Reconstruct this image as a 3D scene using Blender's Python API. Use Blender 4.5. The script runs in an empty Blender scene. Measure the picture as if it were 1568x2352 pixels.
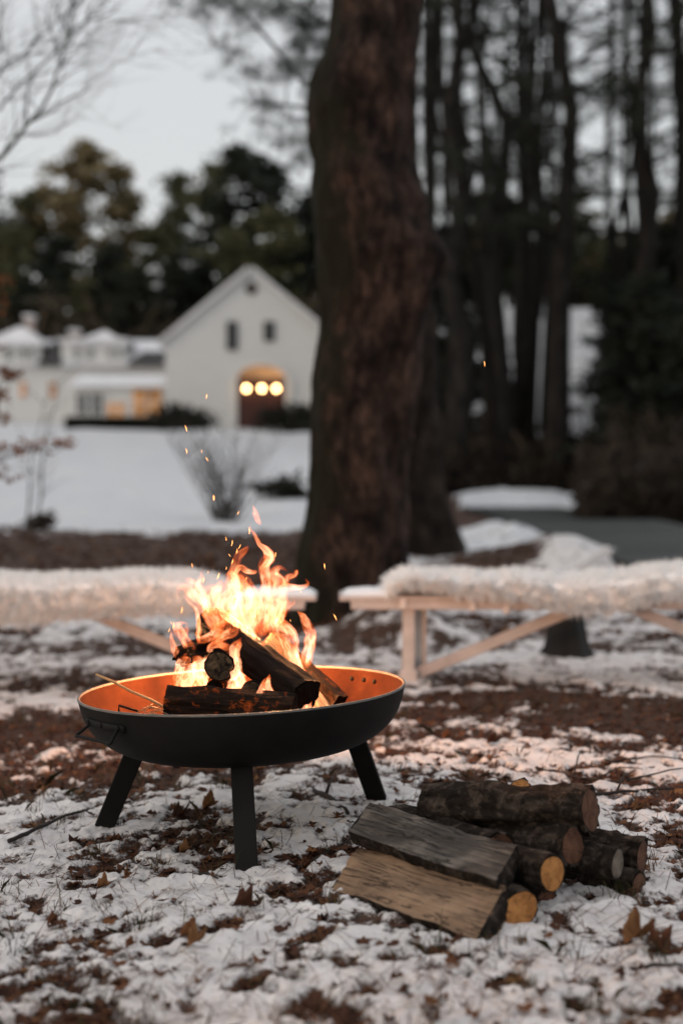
import bpy, math, random
import numpy as np
from mathutils import Vector, Matrix, noise as mnoise

sc = bpy.context.scene
COL = sc.collection
R = math.radians
random.seed(7)
rng = np.random.default_rng(11)

# ------------------------------------------------------------------ camera
F = 3267.0
CAMZ = 1.07
PITCH = math.atan(76 / F)
def P(px, py, d):
    """photo pixel (1568 x 2352 frame) at forward distance d -> world point"""
    a = (px - 784) / F; b = -(py - 1176) / F
    fy = math.cos(PITCH) + b * math.sin(PITCH)
    fz = -math.sin(PITCH) + b * math.cos(PITCH)
    s = d / fy
    return Vector((a * s, d, CAMZ + fz * s))
cam = bpy.data.cameras.new('camera')
cam.lens = 50; cam.sensor_width = 24; cam.sensor_fit = 'HORIZONTAL'
cam.clip_end = 2000; cam.clip_start = 0.05
cam.dof.use_dof = True; cam.dof.focus_distance = 4.12; cam.dof.aperture_fstop = 1.35
camo = bpy.data.objects.new('camera', cam); COL.objects.link(camo)
camo.location = (0, 0, CAMZ); camo.rotation_euler = (R(90) - PITCH, 0, 0)
sc.camera = camo
sc.render.resolution_x = 682; sc.render.resolution_y = 1024

# ------------------------------------------------------------------ helpers
def tag(o, label=None, cat=None, group=None, kind=None):
    if label: o['label'] = label
    if cat: o['category'] = cat
    if group: o['group'] = group
    if kind: o['kind'] = kind
    return o
def empty(name, loc=(0, 0, 0), rz=0.0):
    o = bpy.data.objects.new(name, None); COL.objects.link(o)
    o.location = loc; o.rotation_euler = (0, 0, rz); o.empty_display_size = 0.1
    return o
def link(name, me, mats, parent=None, smooth=True):
    if not isinstance(mats, (list, tuple)): mats = [mats]
    for m in mats: me.materials.append(m)
    o = bpy.data.objects.new(name, me); COL.objects.link(o)
    if parent is not None: o.parent = parent
    if smooth and len(me.polygons):
        me.polygons.foreach_set('use_smooth', np.ones(len(me.polygons), dtype=bool))
    return o
def npmesh(name, V, Fc, attrs=None):
    """V (n,3) array, Fc (m,k) array"""
    V = np.asarray(V, dtype=np.float32); Fc = np.asarray(Fc, dtype=np.int32)
    me = bpy.data.meshes.new(name)
    me.vertices.add(len(V)); me.vertices.foreach_set('co', V.ravel())
    k = Fc.shape[1]
    me.loops.add(Fc.size); me.loops.foreach_set('vertex_index', Fc.ravel())
    me.polygons.add(len(Fc))
    me.polygons.foreach_set('loop_start', np.arange(len(Fc), dtype=np.int32) * k)
    me.update(calc_edges=True)
    if attrs:
        for an, av in attrs.items():
            av = np.asarray(av, dtype=np.float32)
            if av.ndim == 1:
                a = me.attributes.new(an, 'FLOAT', 'POINT'); a.data.foreach_set('value', av)
            else:
                a = me.attributes.new(an, 'FLOAT_VECTOR', 'POINT'); a.data.foreach_set('vector', av.ravel())
    return me
class MB:
    def __init__(s): s.v = []; s.f = []; s.m = []
    def add(s, vs, fs, mi=0):
        b = len(s.v); s.v += [tuple(v) for v in vs]
        for f in fs: s.f.append(tuple(b + i for i in f)); s.m.append(mi)
    def box(s, c, size, rot=None, bev=0.0, mi=0):
        hx, hy, hz = size[0] / 2, size[1] / 2, size[2] / 2
        b = min(bev, hx * .45, hy * .45, hz * .45)
        c = Vector(c)
        if b <= 0:
            vs = [Vector((x, y, z)) for x in (-hx, hx) for y in (-hy, hy) for z in (-hz, hz)]
            fs = [(0,1,3,2),(4,6,7,5),(0,4,5,1),(2,3,7,6),(0,2,6,4),(1,5,7,3)]
        else:
            vs = []; idx = {}
            for sx in (-1, 1):
                for sy in (-1, 1):
                    for sz in (-1, 1):
                        for ax in range(3):
                            p = [sx * (hx - b), sy * (hy - b), sz * (hz - b)]
                            p[ax] = (sx * hx, sy * hy, sz * hz)[ax]
                            idx[(sx, sy, sz, ax)] = len(vs); vs.append(Vector(p))
            fs = []
            for ax in range(3):
                o1, o2 = [a for a in range(3) if a != ax]
                for sg in (-1, 1):
                    q = []
                    for (u, w) in ((-1,-1),(1,-1),(1,1),(-1,1)):
                        k = [0, 0, 0]; k[ax] = sg; k[o1] = u; k[o2] = w
                        q.append(idx[(k[0], k[1], k[2], ax)])
                    fs.append(tuple(q))
            for ax in range(3):
                o1, o2 = [a for a in range(3) if a != ax]
                for u in (-1, 1):
                    for w in (-1, 1):
                        q = []
                        for (sg, fa) in ((-1, o1), (1, o1), (1, o2), (-1, o2)):
                            k = [0, 0, 0]; k[ax] = sg; k[o1] = u; k[o2] = w
                            q.append(idx[(k[0], k[1], k[2], fa)])
                        fs.append(tuple(q))
            for sx in (-1, 1):
                for sy in (-1, 1):
                    for sz in (-1, 1):
                        fs.append(tuple(idx[(sx, sy, sz, a)] for a in range(3)))
        M = rot if rot is not None else Matrix.Identity(3)
        s.add([c + M @ v for v in vs], fs, mi)
    def beam(s, a, b, w, h, bev=0.004, mi=0):
        """bar from a to b; w across (horizontal-ish), h the other way"""
        a = Vector(a); b = Vector(b); d = (b - a); L = d.length; d.normalize()
        up = Vector((0, 0, 1)) if abs(d.z) < .95 else Vector((0, 1, 0))
        side = d.cross(up).normalized(); u2 = side.cross(d).normalized()
        M = Matrix((d, side, u2)).transposed()
        s.box((a + b) / 2, (L, w, h), M, bev, mi)
    def tube(s, pts, rad, n=8, cap=True, mi=0):
        pts = [Vector(p) for p in pts]; N = len(pts)
        if not hasattr(rad, '__len__'): rad = [rad] * N
        rings = []; ref = None
        for i, p in enumerate(pts):
            t = (pts[min(i + 1, N - 1)] - pts[max(i - 1, 0)]).normalized()
            if ref is None:
                ref = t.orthogonal().normalized()
            ref = (ref - t * ref.dot(t)).normalized()
            b = t.cross(ref)
            rings.append([p + (ref * math.cos(2 * math.pi * k / n) + b * math.sin(2 * math.pi * k / n)) * rad[i] for k in range(n)])
        vs = [v for r in rings for v in r]; fs = []
        for i in range(N - 1):
            for k in range(n):
                k2 = (k + 1) % n
                fs.append((i * n + k, i * n + k2, (i + 1) * n + k2, (i + 1) * n + k))
        if cap:
            fs.append(tuple(range(n))[::-1]); fs.append(tuple((N - 1) * n + k for k in range(n)))
        s.add(vs, fs, mi)
    def lathe(s, prof, c=(0, 0, 0), n=96, mi=0):
        vs = []; fs = []
        for (r, z) in prof:
            for k in range(n):
                a = 2 * math.pi * k / n
                vs.append((c[0] + r * math.cos(a), c[1] + r * math.sin(a), c[2] + z))
        for i in range(len(prof) - 1):
            for k in range(n):
                k2 = (k + 1) % n
                fs.append((i * n + k, i * n + k2, (i + 1) * n + k2, (i + 1) * n + k))
        s.add(vs, fs, mi)
    def build(s, name, mats, parent=None, smooth=False, off=None):
        me = bpy.data.meshes.new(name)
        vs = s.v if off is None else [(v[0] - off[0], v[1] - off[1], v[2] - off[2]) for v in s.v]
        me.from_pydata(vs, [], s.f); me.update()
        me.polygons.foreach_set('material_index', np.array(s.m, dtype=np.int32))
        import bmesh
        bm = bmesh.new(); bm.from_mesh(me); bmesh.ops.recalc_face_normals(bm, faces=bm.faces); bm.to_mesh(me); bm.free()
        return link(name, me, mats, parent, smooth)

# numpy value noise
def _h(ix, iy, seed):
    n = (ix.astype(np.int64) * 374761393 + iy.astype(np.int64) * 668265263 + seed * 974711) & 0xffffffff
    n = ((n ^ (n >> 13)) * 1274126177) & 0xffffffff
    n = (n ^ (n >> 16)) & 0xffffff
    return n.astype(np.float64) / 0xffffff
def vnoise(x, y, seed=0):
    ix = np.floor(x); iy = np.floor(y); fx = x - ix; fy = y - iy
    fx = fx * fx * (3 - 2 * fx); fy = fy * fy * (3 - 2 * fy)
    a = _h(ix, iy, seed); b = _h(ix + 1, iy, seed); c = _h(ix, iy + 1, seed); d = _h(ix + 1, iy + 1, seed)
    return (a + (b - a) * fx) * (1 - fy) + (c + (d - c) * fx) * fy
def fbm(x, y, seed=0, oct=4, gain=.5):
    s = 0; a = 1; t = 0
    for o in range(oct):
        s = s + a * vnoise(x, y, seed + o * 17); t += a; a *= gain
        x, y = (x * .8 - y * .6) * 2.03 + 3.1, (x * .6 + y * .8) * 2.03 + 1.7
    return s / t
def sstep(a, b, x):
    t = np.clip((x - a) / (b - a), 0, 1); return t * t * (3 - 2 * t)

# ------------------------------------------------------------------ materials
def mat(name):
    m = bpy.data.materials.new(name); m.use_nodes = True
    nt = m.node_tree; nt.nodes.clear()
    out = nt.nodes.new('ShaderNodeOutputMaterial')
    return m, nt, out
def N(nt, typ, **kw):
    n = nt.nodes.new(typ)
    for k, v in kw.items():
        if k == 'ins':
            for a, b in v.items():
                n.inputs[a].default_value = b
        else: setattr(n, k, v)
    return n
def ramp(nt, stops, interp='LINEAR'):
    r = nt.nodes.new('ShaderNodeValToRGB'); r.color_ramp.interpolation = interp
    el = r.color_ramp.elements
    while len(el) < len(stops): el.new(.5)
    for e, (p, c) in zip(el, stops):
        e.position = p; e.color = (c[0], c[1], c[2], 1) if hasattr(c, '__len__') else (c, c, c, 1)
    return r
def simple(name, cols, scale=6, rough=.7, bump=.3, bscale=None, stretch=(1, 1, 1), metal=0, detail=6, coord='Object', spec=.3, bdist=.01):
    """noise-mottled surface"""
    m, nt, out = mat(name); L = nt.links.new
    tc = N(nt, 'ShaderNodeTexCoord'); mp = N(nt, 'ShaderNodeMapping'); mp.inputs['Scale'].default_value = stretch
    L(tc.outputs[coord], mp.inputs['Vector'])
    n1 = N(nt, 'ShaderNodeTexNoise', ins={'Scale': scale, 'Detail': detail, 'Roughness': .62}); L(mp.outputs[0], n1.inputs['Vector'])
    k = len(cols)
    r = ramp(nt, [(.28 + .44 * i / max(1, k - 1), c) for i, c in enumerate(cols)]); L(n1.outputs[0], r.inputs[0])
    b = N(nt, 'ShaderNodeBsdfPrincipled', ins={'Roughness': rough, 'Metallic': metal, 'Specular IOR Level': spec})
    L(r.outputs[0], b.inputs['Base Color'])
    if bump:
        n2 = N(nt, 'ShaderNodeTexNoise', ins={'Scale': bscale or scale * 3, 'Detail': 8, 'Roughness': .65}); L(mp.outputs[0], n2.inputs['Vector'])
        bp = N(nt, 'ShaderNodeBump', ins={'Strength': bump, 'Distance': bdist}); L(n2.outputs[0], bp.inputs['Height']); L(bp.outputs[0], b.inputs['Normal'])
    L(b.outputs[0], out.inputs['Surface'])
    return m
def emit(name, col, strength, vary=None):
    m, nt, out = mat(name); L = nt.links.new
    e = N(nt, 'ShaderNodeEmission', ins={'Color': (*col, 1), 'Strength': strength})
    if vary:
        tc = N(nt, 'ShaderNodeTexCoord'); n = N(nt, 'ShaderNodeTexNoise', ins={'Scale': vary, 'Detail': 3})
        L(tc.outputs['Object'], n.inputs['Vector'])
        r = ramp(nt, [(.3, .25), (.7, 1.5)]); L(n.outputs[0], r.inputs[0])
        ml = N(nt, 'ShaderNodeMath', operation='MULTIPLY'); ml.inputs[1].default_value = strength
        L(r.outputs[0], ml.inputs[0]); L(ml.outputs[0], e.inputs['Strength'])
    L(e.outputs[0], out.inputs['Surface'])
    return m
def attr_tint(name, stops, rough=.85, attr='tint', transl=0.0, spec=.2):
    m, nt, out = mat(name); L = nt.links.new
    a = N(nt, 'ShaderNodeAttribute', attribute_name=attr)
    r = ramp(nt, stops); L(a.outputs['Fac'], r.inputs[0])
    b = N(nt, 'ShaderNodeBsdfPrincipled', ins={'Roughness': rough, 'Specular IOR Level': spec}); L(r.outputs[0], b.inputs['Base Color'])
    if transl:
        t = N(nt, 'ShaderNodeBsdfTranslucent'); L(r.outputs[0], t.inputs['Color'])
        mx = N(nt, 'ShaderNodeMixShader', ins={0: transl}); L(b.outputs[0], mx.inputs[1]); L(t.outputs[0], mx.inputs[2]); L(mx.outputs[0], out.inputs['Surface'])
    else: L(b.outputs[0], out.inputs['Surface'])
    return m

def ground_mat():
    m, nt, out = mat('snowy_ground'); L = nt.links.new
    geo = N(nt, 'ShaderNodeNewGeometry')
    a = N(nt, 'ShaderNodeAttribute', attribute_name='snow')
    w = N(nt, 'ShaderNodeAttribute', attribute_name='far_snow')
    nf = N(nt, 'ShaderNodeTexNoise', ins={'Scale': 38, 'Detail': 6, 'Roughness': .7}); L(geo.outputs['Position'], nf.inputs['Vector'])
    # snow mask = attribute + fine noise
    s1 = N(nt, 'ShaderNodeMath', operation='SUBTRACT'); L(nf.outputs[0], s1.inputs[0]); s1.inputs[1].default_value = .5
    s2 = N(nt, 'ShaderNodeMath', operation='MULTIPLY'); L(s1.outputs[0], s2.inputs[0]); s2.inputs[1].default_value = 1.1
    s3 = N(nt, 'ShaderNodeMath', operation='ADD'); L(s2.outputs[0], s3.inputs[0]); L(a.outputs['Fac'], s3.inputs[1])
    mr = N(nt, 'ShaderNodeMapRange', interpolation_type='SMOOTHSTEP', ins={'From Min': .40, 'From Max': .60}); L(s3.outputs[0], mr.inputs[0])
    # litter colour
    nl = N(nt, 'ShaderNodeTexNoise', ins={'Scale': 26, 'Detail': 7, 'Roughness': .75, 'Distortion': 1.2}); L(geo.outputs['Position'], nl.inputs['Vector'])
    rl = ramp(nt, [(.3, (.008, .006, .005)), (.45, (.03, .016, .010)), (.56, (.075, .032, .018)), (.66, (.055, .042, .02)), (.8, (.16, .09, .05))]); L(nl.outputs[0], rl.inputs[0])
    ns = N(nt, 'ShaderNodeTexNoise', ins={'Scale': 9, 'Detail': 5}); L(geo.outputs['Position'], ns.inputs['Vector'])
    rs0 = ramp(nt, [(.3, (.54, .505, .492)), (.7, (.74, .70, .682))]); L(ns.outputs[0], rs0.inputs[0])  # near snow tinted warm: leaf stain plus the fire's glow painted in
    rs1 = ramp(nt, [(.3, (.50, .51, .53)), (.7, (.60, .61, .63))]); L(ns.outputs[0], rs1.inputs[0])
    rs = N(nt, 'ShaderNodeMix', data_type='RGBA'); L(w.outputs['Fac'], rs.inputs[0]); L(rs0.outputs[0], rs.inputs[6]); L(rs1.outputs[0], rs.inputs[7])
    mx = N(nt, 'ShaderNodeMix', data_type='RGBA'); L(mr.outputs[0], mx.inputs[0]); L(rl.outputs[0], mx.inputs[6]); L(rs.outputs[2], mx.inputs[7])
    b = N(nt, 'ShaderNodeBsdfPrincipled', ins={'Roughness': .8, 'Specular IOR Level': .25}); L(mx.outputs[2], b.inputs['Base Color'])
    nb = N(nt, 'ShaderNodeTexNoise', ins={'Scale': 85, 'Detail': 5, 'Roughness': .7}); L(geo.outputs['Position'], nb.inputs['Vector'])
    ad = N(nt, 'ShaderNodeMath', operation='MULTIPLY_ADD'); L(mr.outputs[0], ad.inputs[0]); ad.inputs[1].default_value = .8; L(nb.outputs[0], ad.inputs[2])
    bp = N(nt, 'ShaderNodeBump', ins={'Strength': .55, 'Distance': .009}); L(ad.outputs[0], bp.inputs['Height']); L(bp.outputs[0], b.inputs['Normal'])
    L(b.outputs[0], out.inputs['Surface'])
    return m
def bark_mat(name, c0, c1, c2, moss=None, scale=9, zs=.22, bump=.8, ring=None):
    m, nt, out = mat(name); L = nt.links.new
    tc = N(nt, 'ShaderNodeTexCoord'); mp = N(nt, 'ShaderNodeMapping'); mp.inputs['Scale'].default_value = (1, 1, zs)
    L(tc.outputs['Object'], mp.inputs['Vector'])
    n1 = N(nt, 'ShaderNodeTexNoise', ins={'Scale': scale, 'Detail': 9, 'Roughness': .68, 'Distortion': .5}); L(mp.outputs[0], n1.inputs['Vector'])
    r = ramp(nt, [(.34, c0), (.5, c1), (.68, c2)]); L(n1.outputs[0], r.inputs[0])
    col = r.outputs[0]
    if ring:
        np_ = N(nt, 'ShaderNodeTexNoise', ins={'Scale': 3.2, 'Detail': 6, 'Roughness': .65}); L(tc.outputs['Object'], np_.inputs['Vector'])
        rp = ramp(nt, [(.36, .2), (.62, 1.6)]); L(np_.outputs[0], rp.inputs[0])
        mm = N(nt, 'ShaderNodeMix', data_type='RGBA', blend_type='MULTIPLY'); mm.inputs[0].default_value = 1; L(col, mm.inputs[6]); L(rp.outputs[0], mm.inputs[7]); col = mm.outputs[2]
    if moss:
        n3 = N(nt, 'ShaderNodeTexNoise', ins={'Scale': 1.9, 'Detail': 8, 'Roughness': .7}); L(tc.outputs['Object'], n3.inputs['Vector'])
        sx = N(nt, 'ShaderNodeSeparateXYZ'); L(tc.outputs['Object'], sx.inputs[0])
        ma = N(nt, 'ShaderNodeMath', operation='MULTIPLY_ADD'); L(sx.outputs[0], ma.inputs[0]); ma.inputs[1].default_value = -.55; L(n3.outputs[0], ma.inputs[2])
        rm = ramp(nt, [(.52, 0), (.66, 1)]); L(ma.outputs[0], rm.inputs[0])
        mx = N(nt, 'ShaderNodeMix', data_type='RGBA'); L(rm.outputs[0], mx.inputs[0]); L(col, mx.inputs[6]); mx.inputs[7].default_value = (*moss, 1)
        col = mx.outputs[2]
    b = N(nt, 'ShaderNodeBsdfPrincipled', ins={'Roughness': .92, 'Specular IOR Level': .15}); L(col, b.inputs['Base Color'])
    n2 = N(nt, 'ShaderNodeTexNoise', ins={'Scale': scale * 2.5, 'Detail': 8, 'Roughness': .7}); L(mp.outputs[0], n2.inputs['Vector'])
    bp = N(nt, 'ShaderNodeBump', ins={'Strength': bump, 'Distance': .02}); L(n2.outputs[0], bp.inputs['Height']); L(bp.outputs[0], b.inputs['Normal'])
    L(b.outputs[0], out.inputs['Surface'])
    return m
def wood_mat(name, cols, axis='x', rings=False, rough=.75, scale=14):
    """split wood grain along local x, or end grain rings in the local yz plane"""
    m, nt, out = mat(name); L = nt.links.new
    tc = N(nt, 'ShaderNodeTexCoord'); mp = N(nt, 'ShaderNodeMapping')
    L(tc.outputs['Object'], mp.inputs['Vector'])
    if rings:
        mp.inputs['Scale'].default_value = (.3, 1, 1)
        w = N(nt, 'ShaderNodeTexWave', wave_type='RINGS', rings_direction='X', ins={'Scale': 60, 'Distortion': 2.0, 'Detail': 3, 'Detail Scale': 1.5}); L(mp.outputs[0], w.inputs['Vector'])
        n = N(nt, 'ShaderNodeTexNoise', ins={'Scale': 28, 'Detail': 6, 'Roughness': .7}); L(mp.outputs[0], n.inputs['Vector'])
        ad = N(nt, 'ShaderNodeMath', operation='MULTIPLY_ADD'); L(w.outputs[0], ad.inputs[0]); ad.inputs[1].default_value = .3; L(n.outputs[0], ad.inputs[2])
        sx = N(nt, 'ShaderNodeSeparateXYZ'); L(tc.outputs['Object'], sx.inputs[0])
        at = N(nt, 'ShaderNodeMath', operation='ARCTAN2'); L(sx.outputs[2], at.inputs[0]); L(sx.outputs[1], at.inputs[1])
        nw = N(nt, 'ShaderNodeTexNoise', ins={'Scale': 30, 'Detail': 4}); L(tc.outputs['Object'], nw.inputs['Vector'])
        sm = N(nt, 'ShaderNodeMath', operation='MULTIPLY_ADD'); L(nw.outputs[0], sm.inputs[0]); sm.inputs[1].default_value = 1.3; L(at.outputs[0], sm.inputs[2])
        s5 = N(nt, 'ShaderNodeMath', operation='MULTIPLY'); L(sm.outputs[0], s5.inputs[0]); s5.inputs[1].default_value = .8
        fr_ = N(nt, 'ShaderNodeMath', operation='FRACT'); L(s5.outputs[0], fr_.inputs[0])
        ck = N(nt, 'ShaderNodeMath', operation='LESS_THAN'); L(fr_.outputs[0], ck.inputs[0]); ck.inputs[1].default_value = .05
        cm = N(nt, 'ShaderNodeMath', operation='MULTIPLY_ADD'); L(ck.outputs[0], cm.inputs[0]); cm.inputs[1].default_value = -.35; L(ad.outputs[0], cm.inputs[2])
        src = cm.outputs[0]
    else:
        mp.inputs['Scale'].default_value = (.07, 1, 1)
        n = N(nt, 'ShaderNodeTexNoise', ins={'Scale': scale * 6, 'Detail': 8, 'Roughness': .72, 'Distortion': .3}); L(mp.outputs[0], n.inputs['Vector'])
        n0 = N(nt, 'ShaderNodeTexNoise', ins={'Scale': 9, 'Detail': 4}); L(tc.outputs['Object'], n0.inputs['Vector'])
        ad = N(nt, 'ShaderNodeMath', operation='MULTIPLY_ADD'); L(n.outputs[0], ad.inputs[0]); ad.inputs[1].default_value = .55
        sb = N(nt, 'ShaderNodeMath', operation='MULTIPLY'); L(n0.outputs[0], sb.inputs[0]); sb.inputs[1].default_value = .5; L(sb.outputs[0], ad.inputs[2])
        nf_ = N(nt, 'ShaderNodeTexNoise', ins={'Scale': scale * 2.2, 'Detail': 5, 'Roughness': .6, 'Distortion': .8}); L(mp.outputs[0], nf_.inputs['Vector'])
        df = N(nt, 'ShaderNodeMath', operation='SUBTRACT'); L(nf_.outputs[0], df.inputs[0]); df.inputs[1].default_value = .5
        da = N(nt, 'ShaderNodeMath', operation='ABSOLUTE'); L(df.outputs[0], da.inputs[0])
        dl = N(nt, 'ShaderNodeMapRange', ins={'From Min': 0, 'From Max': .022, 'To Min': -.28, 'To Max': 0}); L(da.outputs[0], dl.inputs[0])
        dd_ = N(nt, 'ShaderNodeMath', operation='ADD'); L(ad.outputs[0], dd_.inputs[0]); L(dl.outputs[0], dd_.inputs[1])
        src = dd_.outputs[0]
    k = len(cols); lo_, sp_ = (.42, .36) if rings else (.32, .42)
    r = ramp(nt, [(lo_ + sp_ * i / (k - 1), c) for i, c in enumerate(cols)]); L(src, r.inputs[0])
    b = N(nt, 'ShaderNodeBsdfPrincipled', ins={'Roughness': rough, 'Specular IOR Level': .25}); L(r.outputs[0], b.inputs['Base Color'])
    bp = N(nt, 'ShaderNodeBump', ins={'Strength': .6, 'Distance': .004}); L(src, bp.inputs['Height']); L(bp.outputs[0], b.inputs['Normal'])
    L(b.outputs[0], out.inputs['Surface'])
    return m
def char_mat(name, base, glow=.0):
    m, nt, out = mat(name); L = nt.links.new
    tc = N(nt, 'ShaderNodeTexCoord'); mp = N(nt, 'ShaderNodeMapping'); mp.inputs['Scale'].default_value = (.25, 1, 1)
    L(tc.outputs['Object'], mp.inputs['Vector'])
    n = N(nt, 'ShaderNodeTexNoise', ins={'Scale': 38, 'Detail': 8, 'Roughness': .7, 'Distortion': .6}); L(mp.outputs[0], n.inputs['Vector'])
    r = ramp(nt, [(.4, (.008, .006, .005)), (.56, base), (.75, tuple(c * 2.6 for c in base))]); L(n.outputs[0], r.inputs[0])
    b = N(nt, 'ShaderNodeBsdfPrincipled', ins={'Roughness': .8, 'Specular IOR Level': .08}); L(r.outputs[0], b.inputs['Base Color'])
    vo = N(nt, 'ShaderNodeTexVoronoi', feature='DISTANCE_TO_EDGE', ins={'Scale': 45}); L(mp.outputs[0], vo.inputs['Vector'])
    ad = N(nt, 'ShaderNodeMath', operation='ADD'); L(n.outputs[0], ad.inputs[0]); L(vo.outputs[0], ad.inputs[1])
    bp = N(nt, 'ShaderNodeBump', ins={'Strength': .8, 'Distance': .006}); L(ad.outputs[0], bp.inputs['Height']); L(bp.outputs[0], b.inputs['Normal'])
    if glow:
        n2 = N(nt, 'ShaderNodeTexNoise', ins={'Scale': 22, 'Detail': 7, 'Roughness': .7}); L(tc.outputs['Object'], n2.inputs['Vector'])
        rg = ramp(nt, [(.55, 0), (.80, 1)]); L(n2.outputs[0], rg.inputs[0])
        ml = N(nt, 'ShaderNodeMath', operation='MULTIPLY'); L(rg.outputs[0], ml.inputs[0]); ml.inputs[1].default_value = glow
        b.inputs['Emission Color'].default_value = (1, .16, .02, 1); L(ml.outputs[0], b.inputs['Emission Strength'])
    L(b.outputs[0], out.inputs['Surface'])
    return m
def flame_mat():
    """additive glowing gas: strands along the flow, dying out towards edges and tips"""
    m, nt, out = mat('flame_gas'); L = nt.links.new
    fl = N(nt, 'ShaderNodeAttribute', attribute_name='gas_flow')       # across (m), along (m), seed
    ed = N(nt, 'ShaderNodeAttribute', attribute_name='gas_rim')       # 0 rim .. 1 middle
    tp = N(nt, 'ShaderNodeAttribute', attribute_name='gas_energy')       # local heat
    mp = N(nt, 'ShaderNodeMapping'); mp.inputs['Scale'].default_value = (1, .22, 1); L(fl.outputs['Vector'], mp.inputs['Vector'])
    n1 = N(nt, 'ShaderNodeTexNoise', ins={'Scale': 55, 'Detail': 3, 'Roughness': .5, 'Distortion': 1.1}); L(mp.outputs[0], n1.inputs['Vector'])
    mp2 = N(nt, 'ShaderNodeMapping'); mp2.inputs['Scale'].default_value = (1, .5, 1); L(fl.outputs['Vector'], mp2.inputs['Vector'])
    n2 = N(nt, 'ShaderNodeTexNoise', ins={'Scale': 24, 'Detail': 2, 'Distortion': .8}); L(mp2.outputs[0], n2.inputs['Vector'])
    # thin bright filaments where n1 crosses .5
    d = N(nt, 'ShaderNodeMath', operation='SUBTRACT'); L(n1.outputs[0], d.inputs[0]); d.inputs[1].default_value = .5
    ab = N(nt, 'ShaderNodeMath', operation='ABSOLUTE'); L(d.outputs[0], ab.inputs[0])
    fr = N(nt, 'ShaderNodeMapRange', interpolation_type='SMOOTHSTEP', ins={'From Min': 0, 'From Max': .13, 'To Min': 1, 'To Max': 0}); L(ab.outputs[0], fr.inputs[0])
    br = N(nt, 'ShaderNodeMapRange', interpolation_type='SMOOTHSTEP', ins={'From Min': .36, 'From Max': .64, 'To Min': .0, 'To Max': 1.0}); L(n2.outputs[0], br.inputs[0])
    s = N(nt, 'ShaderNodeMath', operation='MULTIPLY_ADD'); L(fr.outputs[0], s.inputs[0]); s.inputs[1].default_value = .45; L(br.outputs[0], s.inputs[2])
    s_ = N(nt, 'ShaderNodeMath', operation='ADD'); L(s.outputs[0], s_.inputs[0]); s_.inputs[1].default_value = .10
    # edge eroded by noise
    e1 = N(nt, 'ShaderNodeMath', operation='MULTIPLY_ADD'); L(n2.outputs[0], e1.inputs[0]); e1.inputs[1].default_value = -.55; L(ed.outputs['Fac'], e1.inputs[2])
    e2 = N(nt, 'ShaderNodeMapRange', interpolation_type='SMOOTHSTEP', ins={'From Min': -.22, 'From Max': .22}); L(e1.outputs[0], e2.inputs[0])
    k = N(nt, 'ShaderNodeMath', operation='MULTIPLY'); L(s_.outputs[0], k.inputs[0]); L(e2.outputs[0], k.inputs[1])
    k2 = N(nt, 'ShaderNodeMath', operation='MULTIPLY'); L(k.outputs[0], k2.inputs[0]); L(tp.outputs['Fac'], k2.inputs[1])
    cr = ramp(nt, [(0, (1, .09, .008)), (.3, (1, .16, .03)), (.7, (1, .28, .10)), (1, (1, .42, .22))]); L(k2.outputs[0], cr.inputs[0])
    st = N(nt, 'ShaderNodeMath', operation='MULTIPLY'); L(k2.outputs[0], st.inputs[0]); st.inputs[1].default_value = FLAME
    e = N(nt, 'ShaderNodeEmission'); L(cr.outputs[0], e.inputs['Color']); L(st.outputs[0], e.inputs['Strength'])
    t = N(nt, 'ShaderNodeBsdfTransparent')
    a = N(nt, 'ShaderNodeAddShader'); L(e.outputs[0], a.inputs[0]); L(t.outputs[0], a.inputs[1]); L(a.outputs[0], out.inputs['Surface'])
    m.cycles.emission_sampling = 'NONE'
    return m
FLAME = .76

M = {}
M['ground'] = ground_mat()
M['iron'] = simple('blackened_steel', [(.004, .004, .004), (.007, .0065, .006), (.011, .010, .009)], scale=7, rough=.66, bump=.12, bscale=60, metal=.0, spec=.13, bdist=.002)
M['rust'] = simple('rusty_bowl_inside', [(.010, .0026, .0010), (.024, .0058, .0020), (.036, .0095, .0034), (.060, .020, .009)], scale=6, rough=.75, bump=.15, bscale=50, spec=.06, bdist=.002)
M['rim'] = simple('worn_steel_rim', [(.06, .055, .05), (.13, .115, .10)], scale=30, rough=.5, bump=.1, spec=.5)
M['bigbark'] = bark_mat('mossy_trunk_bark', (.006, .004, .0033), (.026, .016, .0125), (.072, .044, .034), moss=(.012, .011, .006), scale=15, zs=.4, bump=1.0, ring=True)
M['bark'] = bark_mat('firewood_bark', (.006, .0045, .0035), (.024, .017, .013), (.12, .090, .072), scale=26, zs=1, bump=1.0)
M['greybark'] = bark_mat('pine_bark', (.005, .0048, .0045), (.014, .0125, .0115), (.034, .029, .025), scale=7, bump=.9)
M['palebark'] = bark_mat('young_stem_bark', (.03, .028, .026), (.06, .055, .05), (.10, .092, .085), scale=20, bump=.4)
M['needles'] = attr_tint('pine_needles', [(0, (.04, .045, .026)), (.5, (.09, .092, .05)), (1, (.16, .15, .07))], transl=.25)
M['goldneedles'] = attr_tint('golden_needles', [(0, (.08, .066, .036)), (.5, (.17, .135, .070)), (1, (.30, .23, .12))], transl=.25)
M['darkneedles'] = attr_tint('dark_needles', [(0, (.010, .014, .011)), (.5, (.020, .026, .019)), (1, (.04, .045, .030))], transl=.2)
M['twigs'] = attr_tint('bare_twigs', [(0, (.02, .015, .012)), (1, (.075, .055, .045))])
M['dryleaf'] = attr_tint('dry_leaves', [(0, (.025, .011, .008)), (.35, (.075, .030, .016)), (.7, (.15, .062, .026)), (.92, (.24, .12, .05)), (1, (.34, .20, .10))], transl=.15)
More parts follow.
